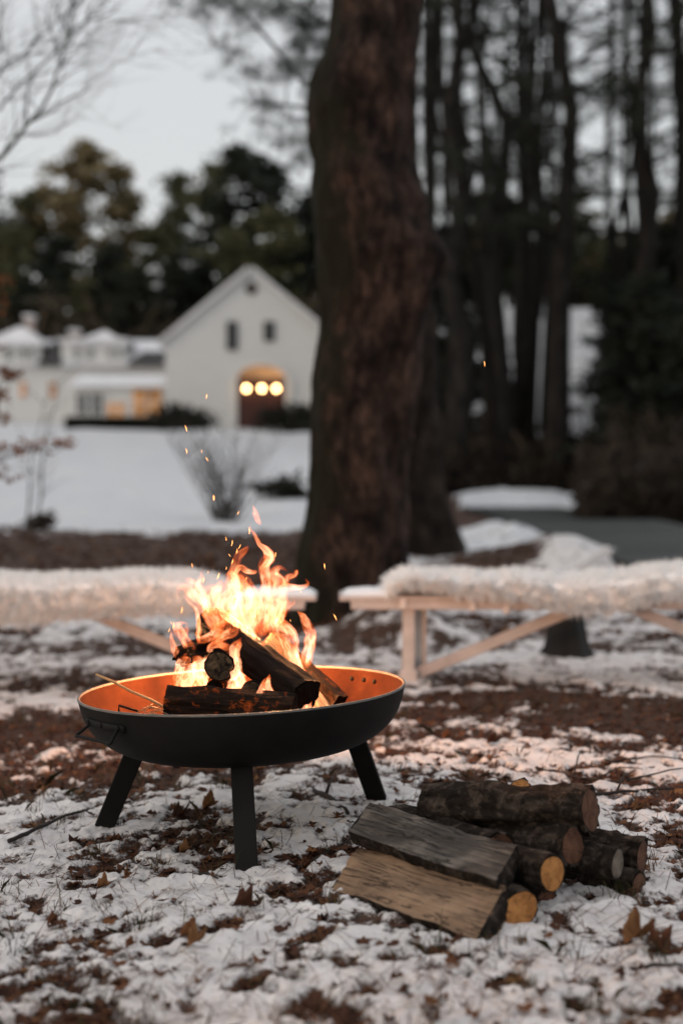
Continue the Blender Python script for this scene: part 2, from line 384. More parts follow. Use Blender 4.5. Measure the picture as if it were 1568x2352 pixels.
M['beech'] = attr_tint('coppery_leaves', [(0, (.10, .038, .020)), (.6, (.22, .085, .035)), (1, (.34, .15, .07))], transl=.3)
M['grass'] = attr_tint('winter_grass', [(0, (.020, .026, .010)), (.5, (.045, .045, .018)), (1, (.17, .10, .05))], transl=.2)
M['fur'] = attr_tint('white_fur', [(0, (.92, .91, .90)), (1, (.97, .97, .965))], transl=.5)
M['furbase'] = simple('fur_hide', [(.90, .89, .88), (.94, .93, .92)], scale=20, rough=.95, bump=.5)
M['whitewood'] = simple('whitewashed_wood', [(.40, .36, .345), (.58, .53, .515)], scale=8, stretch=(1, 1, 1), rough=.6, bump=.15)
M['snow'] = simple('snow_cap', [(.72, .73, .75), (.82, .82, .83)], scale=14, rough=.8, bump=.5, bscale=40)
M['split_fresh'] = wood_mat('fresh_split_wood', [(.05, .030, .018), (.20, .125, .078), (.34, .225, .14)])
M['split_grey'] = wood_mat('weathered_split_wood', [(.010, .008, .006), (.055, .044, .036), (.22, .185, .155)])
M['end'] = wood_mat('cut_end_orange', [(.13, .045, .014), (.36, .145, .040), (.52, .24, .075)], rings=True)
M['end_dark'] = wood_mat('cut_end_brown', [(.025, .011, .006), (.075, .031, .016), (.14, .062, .034)], rings=True)
M['end_grey'] = wood_mat('cut_end_grey', [(.05, .04, .032), (.12, .095, .075), (.2, .165, .13)], rings=True)
M['char'] = char_mat('charred_wood', (.0055, .0038, .003), 0)
M['charglow'] = char_mat('burning_wood', (.010, .006, .004), 2.5)
M['charred_end'] = char_mat('scorched_end_grain', (.07, .045, .026), 0)
M['burnbark'] = char_mat('scorched_bark', (.018, .008, .004), .45)
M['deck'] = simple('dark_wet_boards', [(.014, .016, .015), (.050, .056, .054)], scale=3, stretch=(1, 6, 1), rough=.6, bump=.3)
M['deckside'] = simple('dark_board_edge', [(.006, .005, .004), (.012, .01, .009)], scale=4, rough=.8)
M['clapboard'] = simple('white_clapboard', [(.60, .60, .59), (.70, .70, .69)], scale=2, stretch=(.3, .3, 6), rough=.6, bump=.25, bscale=4)
M['trim'] = simple('white_trim', [(.62, .62, .61), (.70, .70, .69)], scale=5, rough=.5, bump=0)
M['roofsnow'] = simple('roof_snow', [(.60, .60, .62), (.80, .80, .82)], scale=1.2, rough=.8, bump=.3)
M['roofdark'] = simple('dark_shingles', [(.03, .03, .032), (.07, .068, .066)], scale=3, rough=.85)
M['glassdark'] = simple('dark_window_glass', [(.015, .018, .02), (.03, .035, .04)], scale=2, rough=.15, bump=0, spec=.6)
M['shutter'] = simple('dark_shutter', [(.015, .016, .016), (.025, .026, .026)], scale=6, rough=.6, bump=.1)
M['reddoor'] = simple('brown_red_door', [(.035, .012, .009), (.07, .022, .016)], scale=4, rough=.5)
M['brickc'] = simple('chimney_brick', [(.36, .28, .25), (.5, .44, .41)], scale=6, rough=.9)
M['warmwin'] = emit('lit_window', (1, .50, .22), .5, vary=.9)
M['warmwin2'] = emit('lit_porch_window', (1, .42, .14), .42, vary=.7)
M['lampglow'] = emit('lamp_globe', (1, .60, .25), 22.0)
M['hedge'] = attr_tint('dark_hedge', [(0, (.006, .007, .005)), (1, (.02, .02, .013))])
M['coal'] = emit('glowing_coal', (1, .22, .03), 6.0, vary=30)
M['spark'] = emit('spark', (1, .36, .09), 9)
M['peg'] = simple('pale_peg', [(.6, .56, .55), (.7, .66, .65)], scale=9, rough=.5, bump=0)
M['straw'] = simple('straw', [(.35, .2, .09), (.5, .3, .14)], scale=30, rough=.6, bump=0)
M['stone'] = simple('grey_stone', [(.2, .18, .17), (.35, .32, .30)], scale=12, rough=.9)

# ------------------------------------------------------------------ world
w = bpy.data.worlds.new('World'); sc.world = w; w.use_nodes = True
nt = w.node_tree; nt.nodes.clear()
wo = N(nt, 'ShaderNodeOutputWorld')
sky = N(nt, 'ShaderNodeTexSky', sky_type='NISHITA'); sky.sun_disc = False
SUN_EL, SUN_ROT = R(9), R(250)
sky.sun_elevation = SUN_EL; sky.sun_rotation = SUN_ROT; sky.dust_density = 3; sky.air_density = 1.0
b1 = N(nt, 'ShaderNodeBackground', ins={'Strength': .05}); nt.links.new(sky.outputs[0], b1.inputs[0])
# cloud deck of the overcast evening
tc = N(nt, 'ShaderNodeTexCoord'); sp = N(nt, 'ShaderNodeSeparateXYZ'); nt.links.new(tc.outputs['Generated'], sp.inputs[0])
cn = N(nt, 'ShaderNodeTexNoise', ins={'Scale': 2.2, 'Detail': 4}); nt.links.new(tc.outputs['Generated'], cn.inputs['Vector'])
ma = N(nt, 'ShaderNodeMath', operation='MULTIPLY_ADD'); nt.links.new(cn.outputs[0], ma.inputs[0]); ma.inputs[1].default_value = .12; nt.links.new(sp.outputs[2], ma.inputs[2])
cr = ramp(nt, [(0, (.45, .455, .46)), (.14, (.655, .65, .645)), (.45, (.685, .68, .68)), (1, (.97, .965, .97))]); nt.links.new(ma.outputs[0], cr.inputs[0])
b2 = N(nt, 'ShaderNodeBackground', ins={'Strength': .94}); nt.links.new(cr.outputs[0], b2.inputs[0])
ad = N(nt, 'ShaderNodeAddShader'); nt.links.new(b1.outputs[0], ad.inputs[0]); nt.links.new(b2.outputs[0], ad.inputs[1]); nt.links.new(ad.outputs[0], wo.inputs[0])
sun = bpy.data.lights.new('sun', 'SUN'); sun.energy = .12; sun.angle = R(40); sun.color = (1, .93, .86)
suno = bpy.data.objects.new('sun', sun); COL.objects.link(suno); suno.rotation_euler = (R(55), 0, R(-35))
sc.view_settings.view_transform = 'Standard'; sc.view_settings.look = 'None'; sc.view_settings.exposure = 0; sc.view_settings.gamma = 1
sc.cycles.use_denoising = True
sc.cycles.transparent_max_bounces = 48
sc.cycles.max_bounces = 6
sc.cycles.diffuse_bounces = 3
sc.cycles.sample_clamp_indirect = 4

# ------------------------------------------------------------------ terrain
def terrain(x, y):
    x = np.asarray(x, float); y = np.asarray(y, float)
    zl = np.interp(y, [0, 9, 11, 13, 15, 17, 22, 30, 70, 80, 100, 160, 500], [0, 0, .01, .05, .20, .38, .47, 1.02, 3.53, 4.25, 5.2, 7, 10])
    zr = np.interp(y, [0, 9, 12, 24, 45, 52, 60, 75, 90, 500], [0, 0, .03, .08, .15, .6, 2.6, 10.0, 12, 14])
    # the right hillside drops away further right
    t = sstep(.25, 1.1, x / np.maximum(y, 1) * 17)
    z = zl * (1 - t) + zr * t
    z = z + .07 * np.minimum(0, x) * sstep(9, 5, y) * sstep(-3, -1, x) - .07 * sstep(-1, -3, x) * sstep(9, 5, y)
    # snow bank beyond the boardwalk, mounds
    z = z + .70 * (.75 + .5 * fbm(x * .9, y * .9, 12)) * np.exp(-((x - 5.6) / 3.2) ** 2 - ((y - 43) / 2.2) ** 2)
    z = z + .22 * np.exp(-((x - 2.1) / 1.3) ** 2 - ((y - 15.8) / 1.4) ** 2) + .2 * np.exp(-((x - 2.3) / .9) ** 2 - ((y - 22) / 3) ** 2)
    z = z + .26 * np.exp(-((x - .33) / .42) ** 2 - ((y - 9.3) / .55) ** 2)
    z = z + (.26 * (fbm(x * .35, y * .35, 5) - .5) + .16 * (fbm(x * 1.1, y * .8, 6) - .5)) * sstep(9, 20, y)
    z = z + .30 * (fbm(x * 1.3, y * .9, 14) - .12) * np.exp(-((x - (2.75 + .022 * y) + .62) / .36) ** 2) * sstep(12, 13, y) * sstep(36, 30, y)
    return z
def D_of(x, y):  # photo x pixel for a ground point
    return 784 + x / np.maximum(y, .1) * F
def snowcov(x, y):
    """coverage bias -1..1 (positive = snow)"""
    x = np.asarray(x, float); y = np.asarray(y, float)
    px = D_of(x, y)
    c = np.full(x.shape, .040)
    c = c - .10 * sstep(4.6, 5.4, y) * sstep(6.2, 5.6, y)           # thinner just behind the pit
    wob = (fbm(x * 1.3, y * 1.3, 91) - .5) * .7
    yy = y + wob
    c = c - .24 * sstep(5.8, 6.2, yy) * sstep(7.1, 6.7, yy) * sstep(900, 980, px)       # dark band right
    c = c - .24 * sstep(5.7, 6.1, yy) * sstep(6.9, 6.5, yy) * sstep(420, 250, px)        # dark band left
    c = c - .045 * sstep(6.8, 7.4, y) * sstep(11, 10, y)
    # leafy bank left, thinning right
    bank = sstep(12.0, 13.4, y + wob * 2) * sstep(19.4, 16.8, y + (px - 250) * .007 + wob * 4)
    c = c - .36 * bank * sstep(740, 330, px)
    c = c - .22 * sstep(10, 12, y) * sstep(20.5, 18, y) * sstep(350, 450, px) * sstep(760, 700, px)
    c = c - .30 * sstep(9.2, 9.8, y) * sstep(12, 11, y) * sstep(560, 650, px) * sstep(1050, 900, px)
    # clean lawn
    c = c + .8 * sstep(17.6, 21.5, y + (px - 500) * -.002 + wob * 3) * sstep(1015, 965, px)
    c = c - .7 * sstep(24, 28, y) * sstep(56, 50, y) * sstep(985, 1030, px)
    # right: snow by the boardwalk with a dark patch
    c = c + .10 * sstep(12, 13.5, y) * sstep(950, 1050, px) * sstep(32, 28, y)
    c = c - .55 * np.exp(-((px - 1150) / 90) ** 2 - ((yy - 15.2) / 1.6) ** 2)
    c = c + 1.3 * np.exp(-((px - 1215) / 190) ** 4 - ((y - 42.5) / 3.2) ** 4)
    # woods floor, then the snowy hillside
    c = c - .45 * sstep(44, 47, y) * sstep(64, 58, y) * sstep(980, 1060, px)
    c = c - .35 * sstep(26, 30, y) * sstep(41, 38, y) * sstep(1330, 1400, px)
    c = c + .6 * sstep(57, 61, y) * sstep(84, 80, y) * sstep(980, 1060, px) * sstep(1420, 1385, px)
    c = c - .6 * sstep(1395, 1440, px) * sstep(45, 50, y)
    c = c - .8 * sstep(88, 96, y)
    c = c - .9 * sstep(82, 86, y) * sstep(1000, 1050, px)
    return c
def snow_field(x, y):
    n = .30 * fbm(x * 1.7, y * 1.7, 31, 3) + .33 * fbm(x * 6, y * 6, 47, 3) + .37 * fbm(x * 19, y * 19, 63, 3)
    return .5 + (n - .50) * 2.3 + snowcov(x, y) * 1.9
def height(x, y):
    s = snow_field(x, y)
    mk = sstep(.38, .62, s)
    near = sstep(22, 9, y)
    cl = fbm(x * 26, y * 26, 71, 3); cl2 = fbm(x * 60, y * 60, 77, 2)
    lump = fbm(x * 7, y * 7, 79, 2)
    h = mk * (  .013 + .020 * (cl - .35) +   .009 * (cl2 - .5) + .026 * (lump - .4)) + (1 - mk) * (.016 * (cl - .5) + .012 * (cl2 - .5))
    return terrain(x, y) + h * near, s
rows = [1.3]
while rows[-1] < 8.5: rows.append(rows[-1] * 1.0030)
while rows[-1] < 24: rows.append(rows[-1] * 1.008)
while rows[-1] < 130: rows.append(rows[-1] * 1.02)
while rows[-1] < 900: rows.append(rows[-1] * 1.12)
rows = np.array([-6, -3, -1, .3, .9] + rows)
uc = np.linspace(-1, 1, 640)
uo = np.array([1.03, 1.1, 1.25, 1.5, 2, 3, 5, 9, 18, 40, 90.])
u = np.concatenate([-uo[::-1], uc, uo])
yy = np.repeat(rows[:, None], len(u), 1)
xx = u[None, :] * (.45 + .29 * np.maximum(yy, 0)); xx = np.clip(xx, -900, 900)
hz, sf = height(xx, yy)
V = np.stack([xx, yy, hz], -1).reshape(-1, 3)
nr, nc = xx.shape
i = np.arange((nr - 1) * (nc - 1)); r0 = i // (nc - 1); c0 = i % (nc - 1); a = r0 * nc + c0
me = npmesh('ground', V, np.stack([a, a + 1, a + nc + 1, a + nc], 1), {'snow': sf.ravel(), 'far_snow': (sstep(13, 20, yy) * .9 + .1 * fbm(xx * .8, yy * .8, 7)).ravel()})
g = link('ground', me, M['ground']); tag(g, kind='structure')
def gz(x, y):
    return float(height(np.array([float(x)]), np.array([float(y)]))[0][0])
def gzt(x, y):
    return float(terrain(np.array([float(x)]), np.array([float(y)])).item())

# ------------------------------------------------------------------ scattered cover
def quads(C, U, W, tint=None):
    """quads at centres C with half vectors U, W"""
    n = len(C)
    V = np.stack([C - U - W, C + U - W, C + U + W, C - U + W], 1).reshape(-1, 3)
    Fq = (np.arange(n)[:, None] * 4 + np.arange(4)[None, :])
    t = rng.random(n) if tint is None else tint
    return V, Fq, np.repeat(t, 4)
def rvec(n):
    v = rng.normal(size=(n, 3)); return v / np.linalg.norm(v, axis=1)[:, None]
def scatter_pts(n, d0, d1, thr=None, spread=.31, lo=None):
    inv = rng.random(n); y = 1 / (1 / d0 + (1 / d1 - 1 / d0) * inv)
    x = (rng.random(n) * 2 - 1) * (.1 + spread * y)
    s = snow_field(x, y)
    keep = np.ones(n, bool)
    if thr is not None: keep = s < thr
    if lo is not None: keep = keep | (rng.random(n) < lo)
    keep = keep & ~((x > -.02) & (x < .46) & (y > 3.24) & (y < 3.9))      # nothing under the woodpile
    x, y = x[keep], y[keep]
    return x, y, height(x, y)[0]
def leaves(name, n, d0, d1, size, thr, lo, material, lift=.004):
    x, y, z = scatter_pts(n, d0, d1, thr, lo=lo); n = len(x)
    L_ = size * (.5 + rng.random(n)); ang = rng.random(n) * 6.283
    tilt = np.clip(rng.normal(0, .2, n), -.3, .3); roll = np.clip(rng.normal(0, .25, n), -.35, .35)
    a = np.stack([np.cos(ang), np.sin(ang), tilt], 1); a /= np.linalg.norm(a, axis=1)[:, None]
    b = np.stack([-np.sin(ang), np.cos(ang), roll], 1); b -= a * (a * b).sum(1)[:, None]; b /= np.linalg.norm(b, axis=1)[:, None]
    nn = np.cross(a, b)
    C = np.stack([x, y, z + lift + L_ * .12], 1)
    w_ = (.28 + .3 * rng.random(n)) * L_; cu = (rng.normal(0, .28, n)) * L_
    prof = [(-1, 0), (-.55, .75), (-.1, .55), (.15, 1), (.6, .6), (1, 0), (.6, -.6), (.2, -1), (-.1, -.5), (-.5, -.8)]
    k = len(prof) + 1
    V = np.zeros((n, k, 3)); V[:, 0] = C
    for j, (pu, pw) in enumerate(prof):
        jit = 1 + rng.normal(0, .10, n)
        V[:, j + 1] = C + a * (L_ * .5 * pu * jit)[:, None] + b * (w_ * pw * jit)[:, None] + nn * (cu * (abs(pw) * .9 - .2) + L_ * .18 * pu * pu)[:, None]
    m_ = len(prof)
    tr = np.array([[0, 1 + j, 1 + (j + 1) % m_] for j in range(m_)])
    Fq = (np.arange(n)[:, None, None] * k + tr[None]).reshape(-1, 3)
    tint = np.repeat(np.clip(rng.beta(1.4, 2.8, n), 0, 1), k)
    me = npmesh(name, V.reshape(-1, 3), Fq, {'tint': tint})
    return link(name, me, material, smooth=False)
o = leaves('leaf_litter', 34000, 1.9, 9.5, .027, .44, .035, M['dryleaf'])
tag(o, 'reddish brown leaf litter lying in the bare patches of snow', 'leaf litter', kind='stuff')
o = leaves('leaf_litter', 9000, 9.5, 19, .065, .36, .03, M['dryleaf'])
tag(o, 'dark brown leaf litter on the bank before the snowy lawn', 'leaf litter', kind='stuff')
# pine needles and twiglets
x, y, z = scatter_pts(60000, 1.9, 9.5, .50, lo=.15); n = len(x)
ang = rng.random(n) * 6.283; L_ = .018 + .03 * rng.random(n)
U_ = np.stack([np.cos(ang) * L_, np.sin(ang) * L_, rng.normal(0, .35, n) * L_], 1)
W_ = np.stack([-np.sin(ang), np.cos(ang), np.zeros(n)], 1) * .0009
V, Fq, t = quads(np.stack([x, y, z + .005], 1), U_, W_)
tag(link('pine_needle_litter', npmesh('pine_needle_litter', V, Fq, {'tint': t * .8}), M['dryleaf'], smooth=False), 'fallen pine needles sprinkled over the snow', 'needle litter', kind='stuff')
# grass blades in tufts
cx, cy, cz = scatter_pts(620, 1.9, 9, .47, lo=.25)
nb = 16; n = len(cx) * nb
bx_ = np.repeat(cx, nb) + rng.normal(0, .022, n); by_ = np.repeat(cy, nb) + rng.normal(0, .022, n)
bz_ = height(bx_, by_)[0]
hh = .018 + .06 * rng.random(n) ** 2; le = rng.normal(0, .8, (n, 2)) * hh[:, None]
sd = rng.random(n) * 6.283; wv = np.stack([np.cos(sd), np.sin(sd), np.zeros(n)], 1) * .0013
B_ = np.stack([bx_, by_, bz_ - .003], 1); T_ = B_ + np.stack([le[:, 0], le[:, 1], hh], 1); Mi = (B_ + T_) / 2 + np.stack([-le[:, 0] * .2, -le[:, 1] * .2, hh * .15], 1)
V = np.stack([B_ - wv, B_ + wv, Mi + wv * .7, T_, Mi - wv * .7], 1).reshape(-1, 3)
Fq = np.arange(n)[:, None] * 5 + np.arange(5)[None]
tag(link('grass_tufts', npmesh('grass_tufts', V, Fq, {'tint': np.repeat(np.repeat(rng.random(len(cx)), nb) * .7 + .3 * rng.random(n), 5)}), M['grass'], smooth=False), 'short winter grass poking through the snow', 'grass', kind='stuff')

# individual fallen leaves
def big_leaf(px, py, d, size, tint, label, rz=0., curl=1.1, stand=.0, group=None):
    p = P(px, py, d); zz = gz(p.x, p.y)
    lobes = 7; pts = []
    rr = random.Random(int(px * 7 + py))
    K = 36
    for k in range(K):
        a_ = 2 * math.pi * k / K
        r_ = .80 + .15 * math.cos(a_ * 5 + .4) * (0.6 + .4 * math.cos(a_)) + rr.uniform(-.07, .07)
        pts.append((r_ * math.cos(a_) * .5 * size, r_ * math.sin(a_) * .42 * size))
    V = []; rings = 4
    for q in range(rings + 1):
        f_ = q / rings
        for (a_, b_) in pts:
            u_, v_ = a_ * f_, b_ * f_
            V.append((u_, v_, curl * (v_ * v_ * 5 / size + .9 * u_ * u_ / size * math.sin(3 * u_ / size + rr.random() * .2)) + rr.uniform(-.02, .02) * size))
    fs = [(q * K + k, q * K + (k + 1) % K, (q + 1) * K + (k + 1) % K, (q + 1) * K + k) for q in range(rings) for k in range(K)]
    me = npmesh('fallen_leaf', V, fs, {'tint': np.clip(tint + np.array([rr.uniform(-.12, .12) for _ in V]), 0, 1)})
    ob = link('fallen_leaf', me, M['dryleaf'])
    ob.location = (p.x, p.y, zz + .008 + stand * size * .4); ob.rotation_euler = (R(rr.uniform(-15, 15)) + stand, R(rr.uniform(-15, 15)), rz)
    sol = ob.modifiers.new('thick', 'SOLIDIFY'); sol.thickness = .0012
    return tag(ob, label, 'leaf', group or 'fallen leaves on the snow')
def gd(py): return CAMZ * F / (py - 1100)
for (px, py, s_, t_, lb, rz, st) in [
    (482, 1845, .10, .97, 'pale tan curled leaf lying behind the front leg of the fire bowl', .3, .9),
    (410, 1862, .09, .45, 'dark brown flat leaf left of the pale curled one under the fire bowl', 1, .1),
    (425, 1945, .07, .93, 'small ochre leaf flat on the snow between left and front legs', .2, .0),
    (292, 2008, .055, .75, 'orange brown upturned leaf on snow below the left leg', 1.4, .8),
    (238, 2012, .07, .95, 'long tan leaf left of the orange upturned one', .1, .1),
    (435, 2155, .085, .78, 'rusty brown leaf standing on edge on the open snow', .2, 1.0),
    (450, 2188, .085, .97, 'pale wrinkled leaf just below the rusty standing one', .9, .5),
    (560, 2100, .10, .35, 'dark reddish curled leaf near the front leg foot', .1, .4),
    (1460, 2200, .13, .90, 'large golden brown crumpled leaf at the right near the camera', .6, .6),
    (1510, 2215, .11, .40, 'dark crumpled leaf beside the large golden one', 2.0, .7),
    (1460, 1868, .07, .93, 'narrow yellow leaf on the snow right of the woodpile', .7, .2),
    (1025, 1705, .07, .72, 'orange leaf on the snow behind the right leg of the bowl', .7, .6),
    (120, 2115, .05, .6, 'small brown leaf alone on the snow at the lower left', .7, .3),
    (300, 2170, .045, .7, 'tiny russet leaf in the middle of the clean snow', .4, .2),
    (215, 2050, .05, .3, 'dark shrivelled leaf beneath the long tan leaf', 1.8, .3),
    (700, 1998, .06, .5, 'brown leaf on the snow between front leg and woodpile', .5, .4),
    (1130, 1718, .09, .12, 'blackish curled leaf on the snow above the woodpile', .5, 1.0)]:
    big_leaf(px, py, gd(py), s_ * .66, t_ * .85, lb, rz, stand=st * .30)

# twigs on the ground: polylines in photo pixels
def ground_twig(pts, r, label, m='palebark', forks=(), lift=.008):
    w3 = []
    for (px, py) in pts:
        p = P(px, py, gd(py)); w3.append(Vector((p.x, p.y, gz(p.x, p.y) + lift)))
    # resample
    out_ = []
    for a_, b_ in zip(w3[:-1], w3[1:]):
        for q in range(5): out_.append(a_.lerp(b_, q / 5) + Vector((random.gauss(0, .002), random.gauss(0, .002), abs(random.gauss(0, .003)))))
    out_.append(w3[-1])
    n_ = len(out_); o3 = out_[0].copy()
    mb = MB(); mb.tube([q - o3 for q in out_], [r * (1 - .6 * k / n_) for k in range(n_)], 7)
    for k_, dv, ln in forks:
        s_ = out_[int(k_ * (n_ - 1))] - o3; dv = Vector(dv).normalized()
        mb.tube([s_, s_ + dv * ln * .5 + Vector((0, 0, ln * .12)), s_ + dv * ln], [r * .6, r * .45, r * .2], 6)
    ob = mb.build('twig', M[m], smooth=True); ob.location = o3
    return tag(ob, label, 'twig', 'twigs on the ground')
M['darktwig'] = simple('dark_twig_bark', [(.012, .009, .008), (.035, .026, .022)], scale=40, rough=.8)
ground_twig([(20, 1905), (90, 1880), (150, 1850), (210, 1826), (300, 1820)], .007, 'long dark branch on the snow left of the fire bowl', 'darktwig', [(.3, (-.3, 1, .1), .12), (.6, (.7, -.7, .1), .10)])
ground_twig([(590, 2070), (690, 2000), (755, 1968), (815, 1945)], .006, 'thin grey twig running from the front leg to the woodpile', 'darktwig', [(.5, (.2, -1, .2), .06)])
ground_twig([(708, 1815), (760, 1850), (800, 1885)], .011, 'thick dark stick left of the right leg', 'darktwig', [(.4, (.3, 1, .5), .10)])
ground_twig([(460, 1995), (500, 2025)], .005, 'short straight stub left of the front leg', 'darktwig')
ground_twig([(1230, 1780), (1340, 1800), (1420, 1815), (1568, 1790)], .006, 'long forked twig behind the woodpile', 'darktwig', [(.3, (.3, 1, .2), .25), (.5, (.9, .4, .1), .2)])
ground_twig([(1340, 1845), (1430, 1842), (1568, 1822)], .007, 'straight dark twig on the snow right of the woodpile', 'darktwig', [(.4, (.5, .8, .3), .15)])
ground_twig([(1290, 1720), (1400, 1760), (1500, 1755), (1568, 1765)], .005, 'wavy thin twig farthest behind the woodpile', 'darktwig', [(.2, (.1, .5, .8), .12)])
ground_twig([(60, 2205), (110, 2235), (160, 2245)], .006, 'curved dark twig at the lower left', 'darktwig')
ground_twig([(1480, 2265), (1568, 2250)], .005, 'thin twig at the lower right edge', 'darktwig')
ground_twig([(660, 1775), (690, 1760), (720, 1745)], .004, 'slim twig behind the fire bowl leg', 'darktwig', [(.5, (.1, .2, 1), .08)])

# ------------------------------------------------------------------ fire pit
BC = Vector((-.305, 4.37, .424)); BR = .5
pit = empty('fire_pit', (BC.x, BC.y, 0)); tag(pit, 'round black steel fire bowl on flat legs, holding the burning logs', 'fire pit')
prof = [(.500, 0), (.497, -.018), (.490, -.045), (.476, -.08), (.450, -.115), (.405, -.150), (.345, -.175), (.26, -.190), (.15, -.197), (.0005, -.2)]
TILT = Matrix.Rotation(R(-2.3), 3, 'Y')
def tilt(v): return TILT @ Vector(v)
def bowlpart(mb, name, m, parent, smooth=True):
    mb.v = [tuple(tilt(v)) for v in mb.v]
    ob = mb.build(name, m, parent, smooth=smooth); ob.location = (0, 0, BC.z) if parent is pit else (0, 0, 0)
    return ob
def refine(p, k=4):
    o_ = []
    for a_, b_ in zip(p[:-1], p[1:]):
        for q in range(k): o_.append((a_[0] + (b_[0] - a_[0]) * q / k, a_[1] + (b_[1] - a_[1]) * q / k))
    o_.append(p[-1]); return o_
def catm(p, k=6):
    o_ = []; n_ = len(p)
    for i_ in range(n_ - 1):
        p0, p1, p2, p3 = p[max(i_ - 1, 0)], p[i_], p[i_ + 1], p[min(i_ + 2, n_ - 1)]
        for q in range(k):
            t_ = q / k
            o_.append(tuple(.5 * (2 * b + (c - a) * t_ + (2 * a - 5 * b + 4 * c - d) * t_ ** 2 + (3 * b - 3 * c + d - a) * t_ ** 3) for a, b, c, d in zip(p0, p1, p2, p3)))
    o_.append(tuple(p[-1])); return o_
pr = catm(prof)
mb = MB(); mb.lathe(pr, n=160); bowl = bowlpart(mb, 'bowl', M['iron'], pit)
mb = MB(); mb.lathe([(max(r_ - .006, .0004), z_ + (.006 if z_ < -.1 else .0)) for r_, z_ in pr[1:]], n=160); bowlpart(mb, 'bowl_lining', M['rust'], pit)
mb = MB(); mb.lathe([(.4935, -.003), (.4935, .001), (.4955, .003), (.5, .003), (.5015, .001), (.5015, -.003)], n=160); bowlpart(mb, 'rim', M['rim'], pit)
def on_bowl(ang, z_, off=0.):
    rr_ = np.interp(-z_, [-q[1] for q in pr], [q[0] for q in pr]) + off
    return Vector((rr_ * math.cos(ang), rr_ * math.sin(ang), z_))
for (ac, rods) in ((R(219), True), (R(39), True)):
    mb = MB()
    w_ = .16
    pts = [on_bowl(ac + s_ * w_, -.05, .006) for s_ in (-1, 1)]
    lo = [on_bowl(ac + s_ * w_ * 1.15, -.05, .045) + Vector((0, 0, -.032)) for s_ in (-1, 1)]
    path = catm([tuple(pts[0]), tuple(pts[0].lerp(lo[0], .5)), tuple(lo[0]), tuple(lo[0].lerp(lo[1], .12)), tuple(lo[0].lerp(lo[1], .5)), tuple(lo[0].lerp(lo[1], .88)), tuple(lo[1]), tuple(pts[1].lerp(lo[1], .5)), tuple(pts[1])], 4)
    mb.tube(path, .0045, 8); hd = bowlpart(mb, 'handle', M['iron'], pit)
    mb = MB()
    st = [on_bowl(ac + t_ * .22, -.047, .003) for t_ in np.linspace(-1, 1, 13)]
    drr = Vector((math.cos(ac), math.sin(ac), 0)) * .0045; hv = Vector((0, 0, .011)); ns_ = len(st)
    mb.add([q_ + s1 * hv + s2 * drr for q_ in st for (s1, s2) in ((-1, 0), (-1, 1), (1, 1), (1, 0))],
           [(4 * k + j, 4 * k + (j + 1) % 4, 4 * k + 4 + (j + 1) % 4, 4 * k + 4 + j) for k in range(ns_ - 1) for j in range(4)] + [(0, 1, 2, 3), tuple(4 * ns_ - 4 + j for j in (3, 2, 1, 0))])
    bowlpart(mb, 'mounting_plate', M['iron'], hd)
    for s_ in (-1, 0, 1):
        mb = MB(); q0 = on_bowl(ac + s_ * .17, -.045, .004); dr = Vector((math.cos(ac), math.sin(ac), 0))
        mb.tube([q0, q0 + dr * .006, q0 + dr * .008], [.0085, .0085, .005], 10)
        q1 = on_bowl(ac + s_ * .12, -.032, -.006); mb.tube([q1, q1 - dr * .005, q1 - dr * .007], [.0075, .0075, .004], 10)
        bowlpart(mb, 'bolt', M['iron'], hd)
for (tp_, ft) in (((.02, -.33, .255), (.045, -.475)), ((-.325, .10, .26), (-.45, .13)), ((.335, .14, .285), (.425, .27))):
    top = Vector(tp_); fx, fy = BC.x + ft[0], BC.y + ft[1]
    bot = Vector((ft[0], ft[1], gz(fx, fy) - .012))
    mb = MB()
    d_ = (bot - top).normalized(); rad = Vector((ft[0], ft[1], 0)).normalized()
    side = Vector((1, .0, 0)); side = (side - d_ * side.dot(d_)).normalized() if abs(ft[1]) > .4 else (Vector((1, 0, 0)) - d_ * d_.x).normalized()
    th = d_.cross(side)
    Mx = Matrix((side, th, d_)).transposed()
    mb.box((top + bot) / 2, (.062, .028, (bot - top).length), Mx, .003)
    mb.build('leg', M['iron'], pit)

# ------------------------------------------------------------------ logs
def rough_cyl(rad_f, length, n=40, m_=26, amp=.006, seed=0, cols=0):
    """bark cylinder along local x, centred; returns mesh data"""
    V = []
    for i_ in range(m_ + 1):
        x_ = -length / 2 + length * i_ / m_
        for k in range(n):
            a_ = 2 * math.pi * k / n
            r_ = rad_f(a_, x_)
            p = Vector((x_ * 4, math.cos(a_) * 2.2, math.sin(a_) * 2.2 + seed * 3.7))
            q = Vector((x_ * 9, a_and(a_, 26)[0], a_and(a_, 26)[1] + seed))
            dn = mnoise.fractal(p, .8, 2, 4) * amp + abs(mnoise.noise(q)) * amp * 1.1
            V.append((x_, (r_ + dn) * math.cos(a_), (r_ + dn) * math.sin(a_)))
    Fc = [(i_ * n + k, (i_ + 1) * n + k, (i_ + 1) * n + (k + 1) % n, i_ * n + (k + 1) % n) for i_ in range(m_) for k in range(n)]
    return V, Fc
def a_and(a_, f): return (math.cos(a_) * f * .18, math.sin(a_) * f * .18)
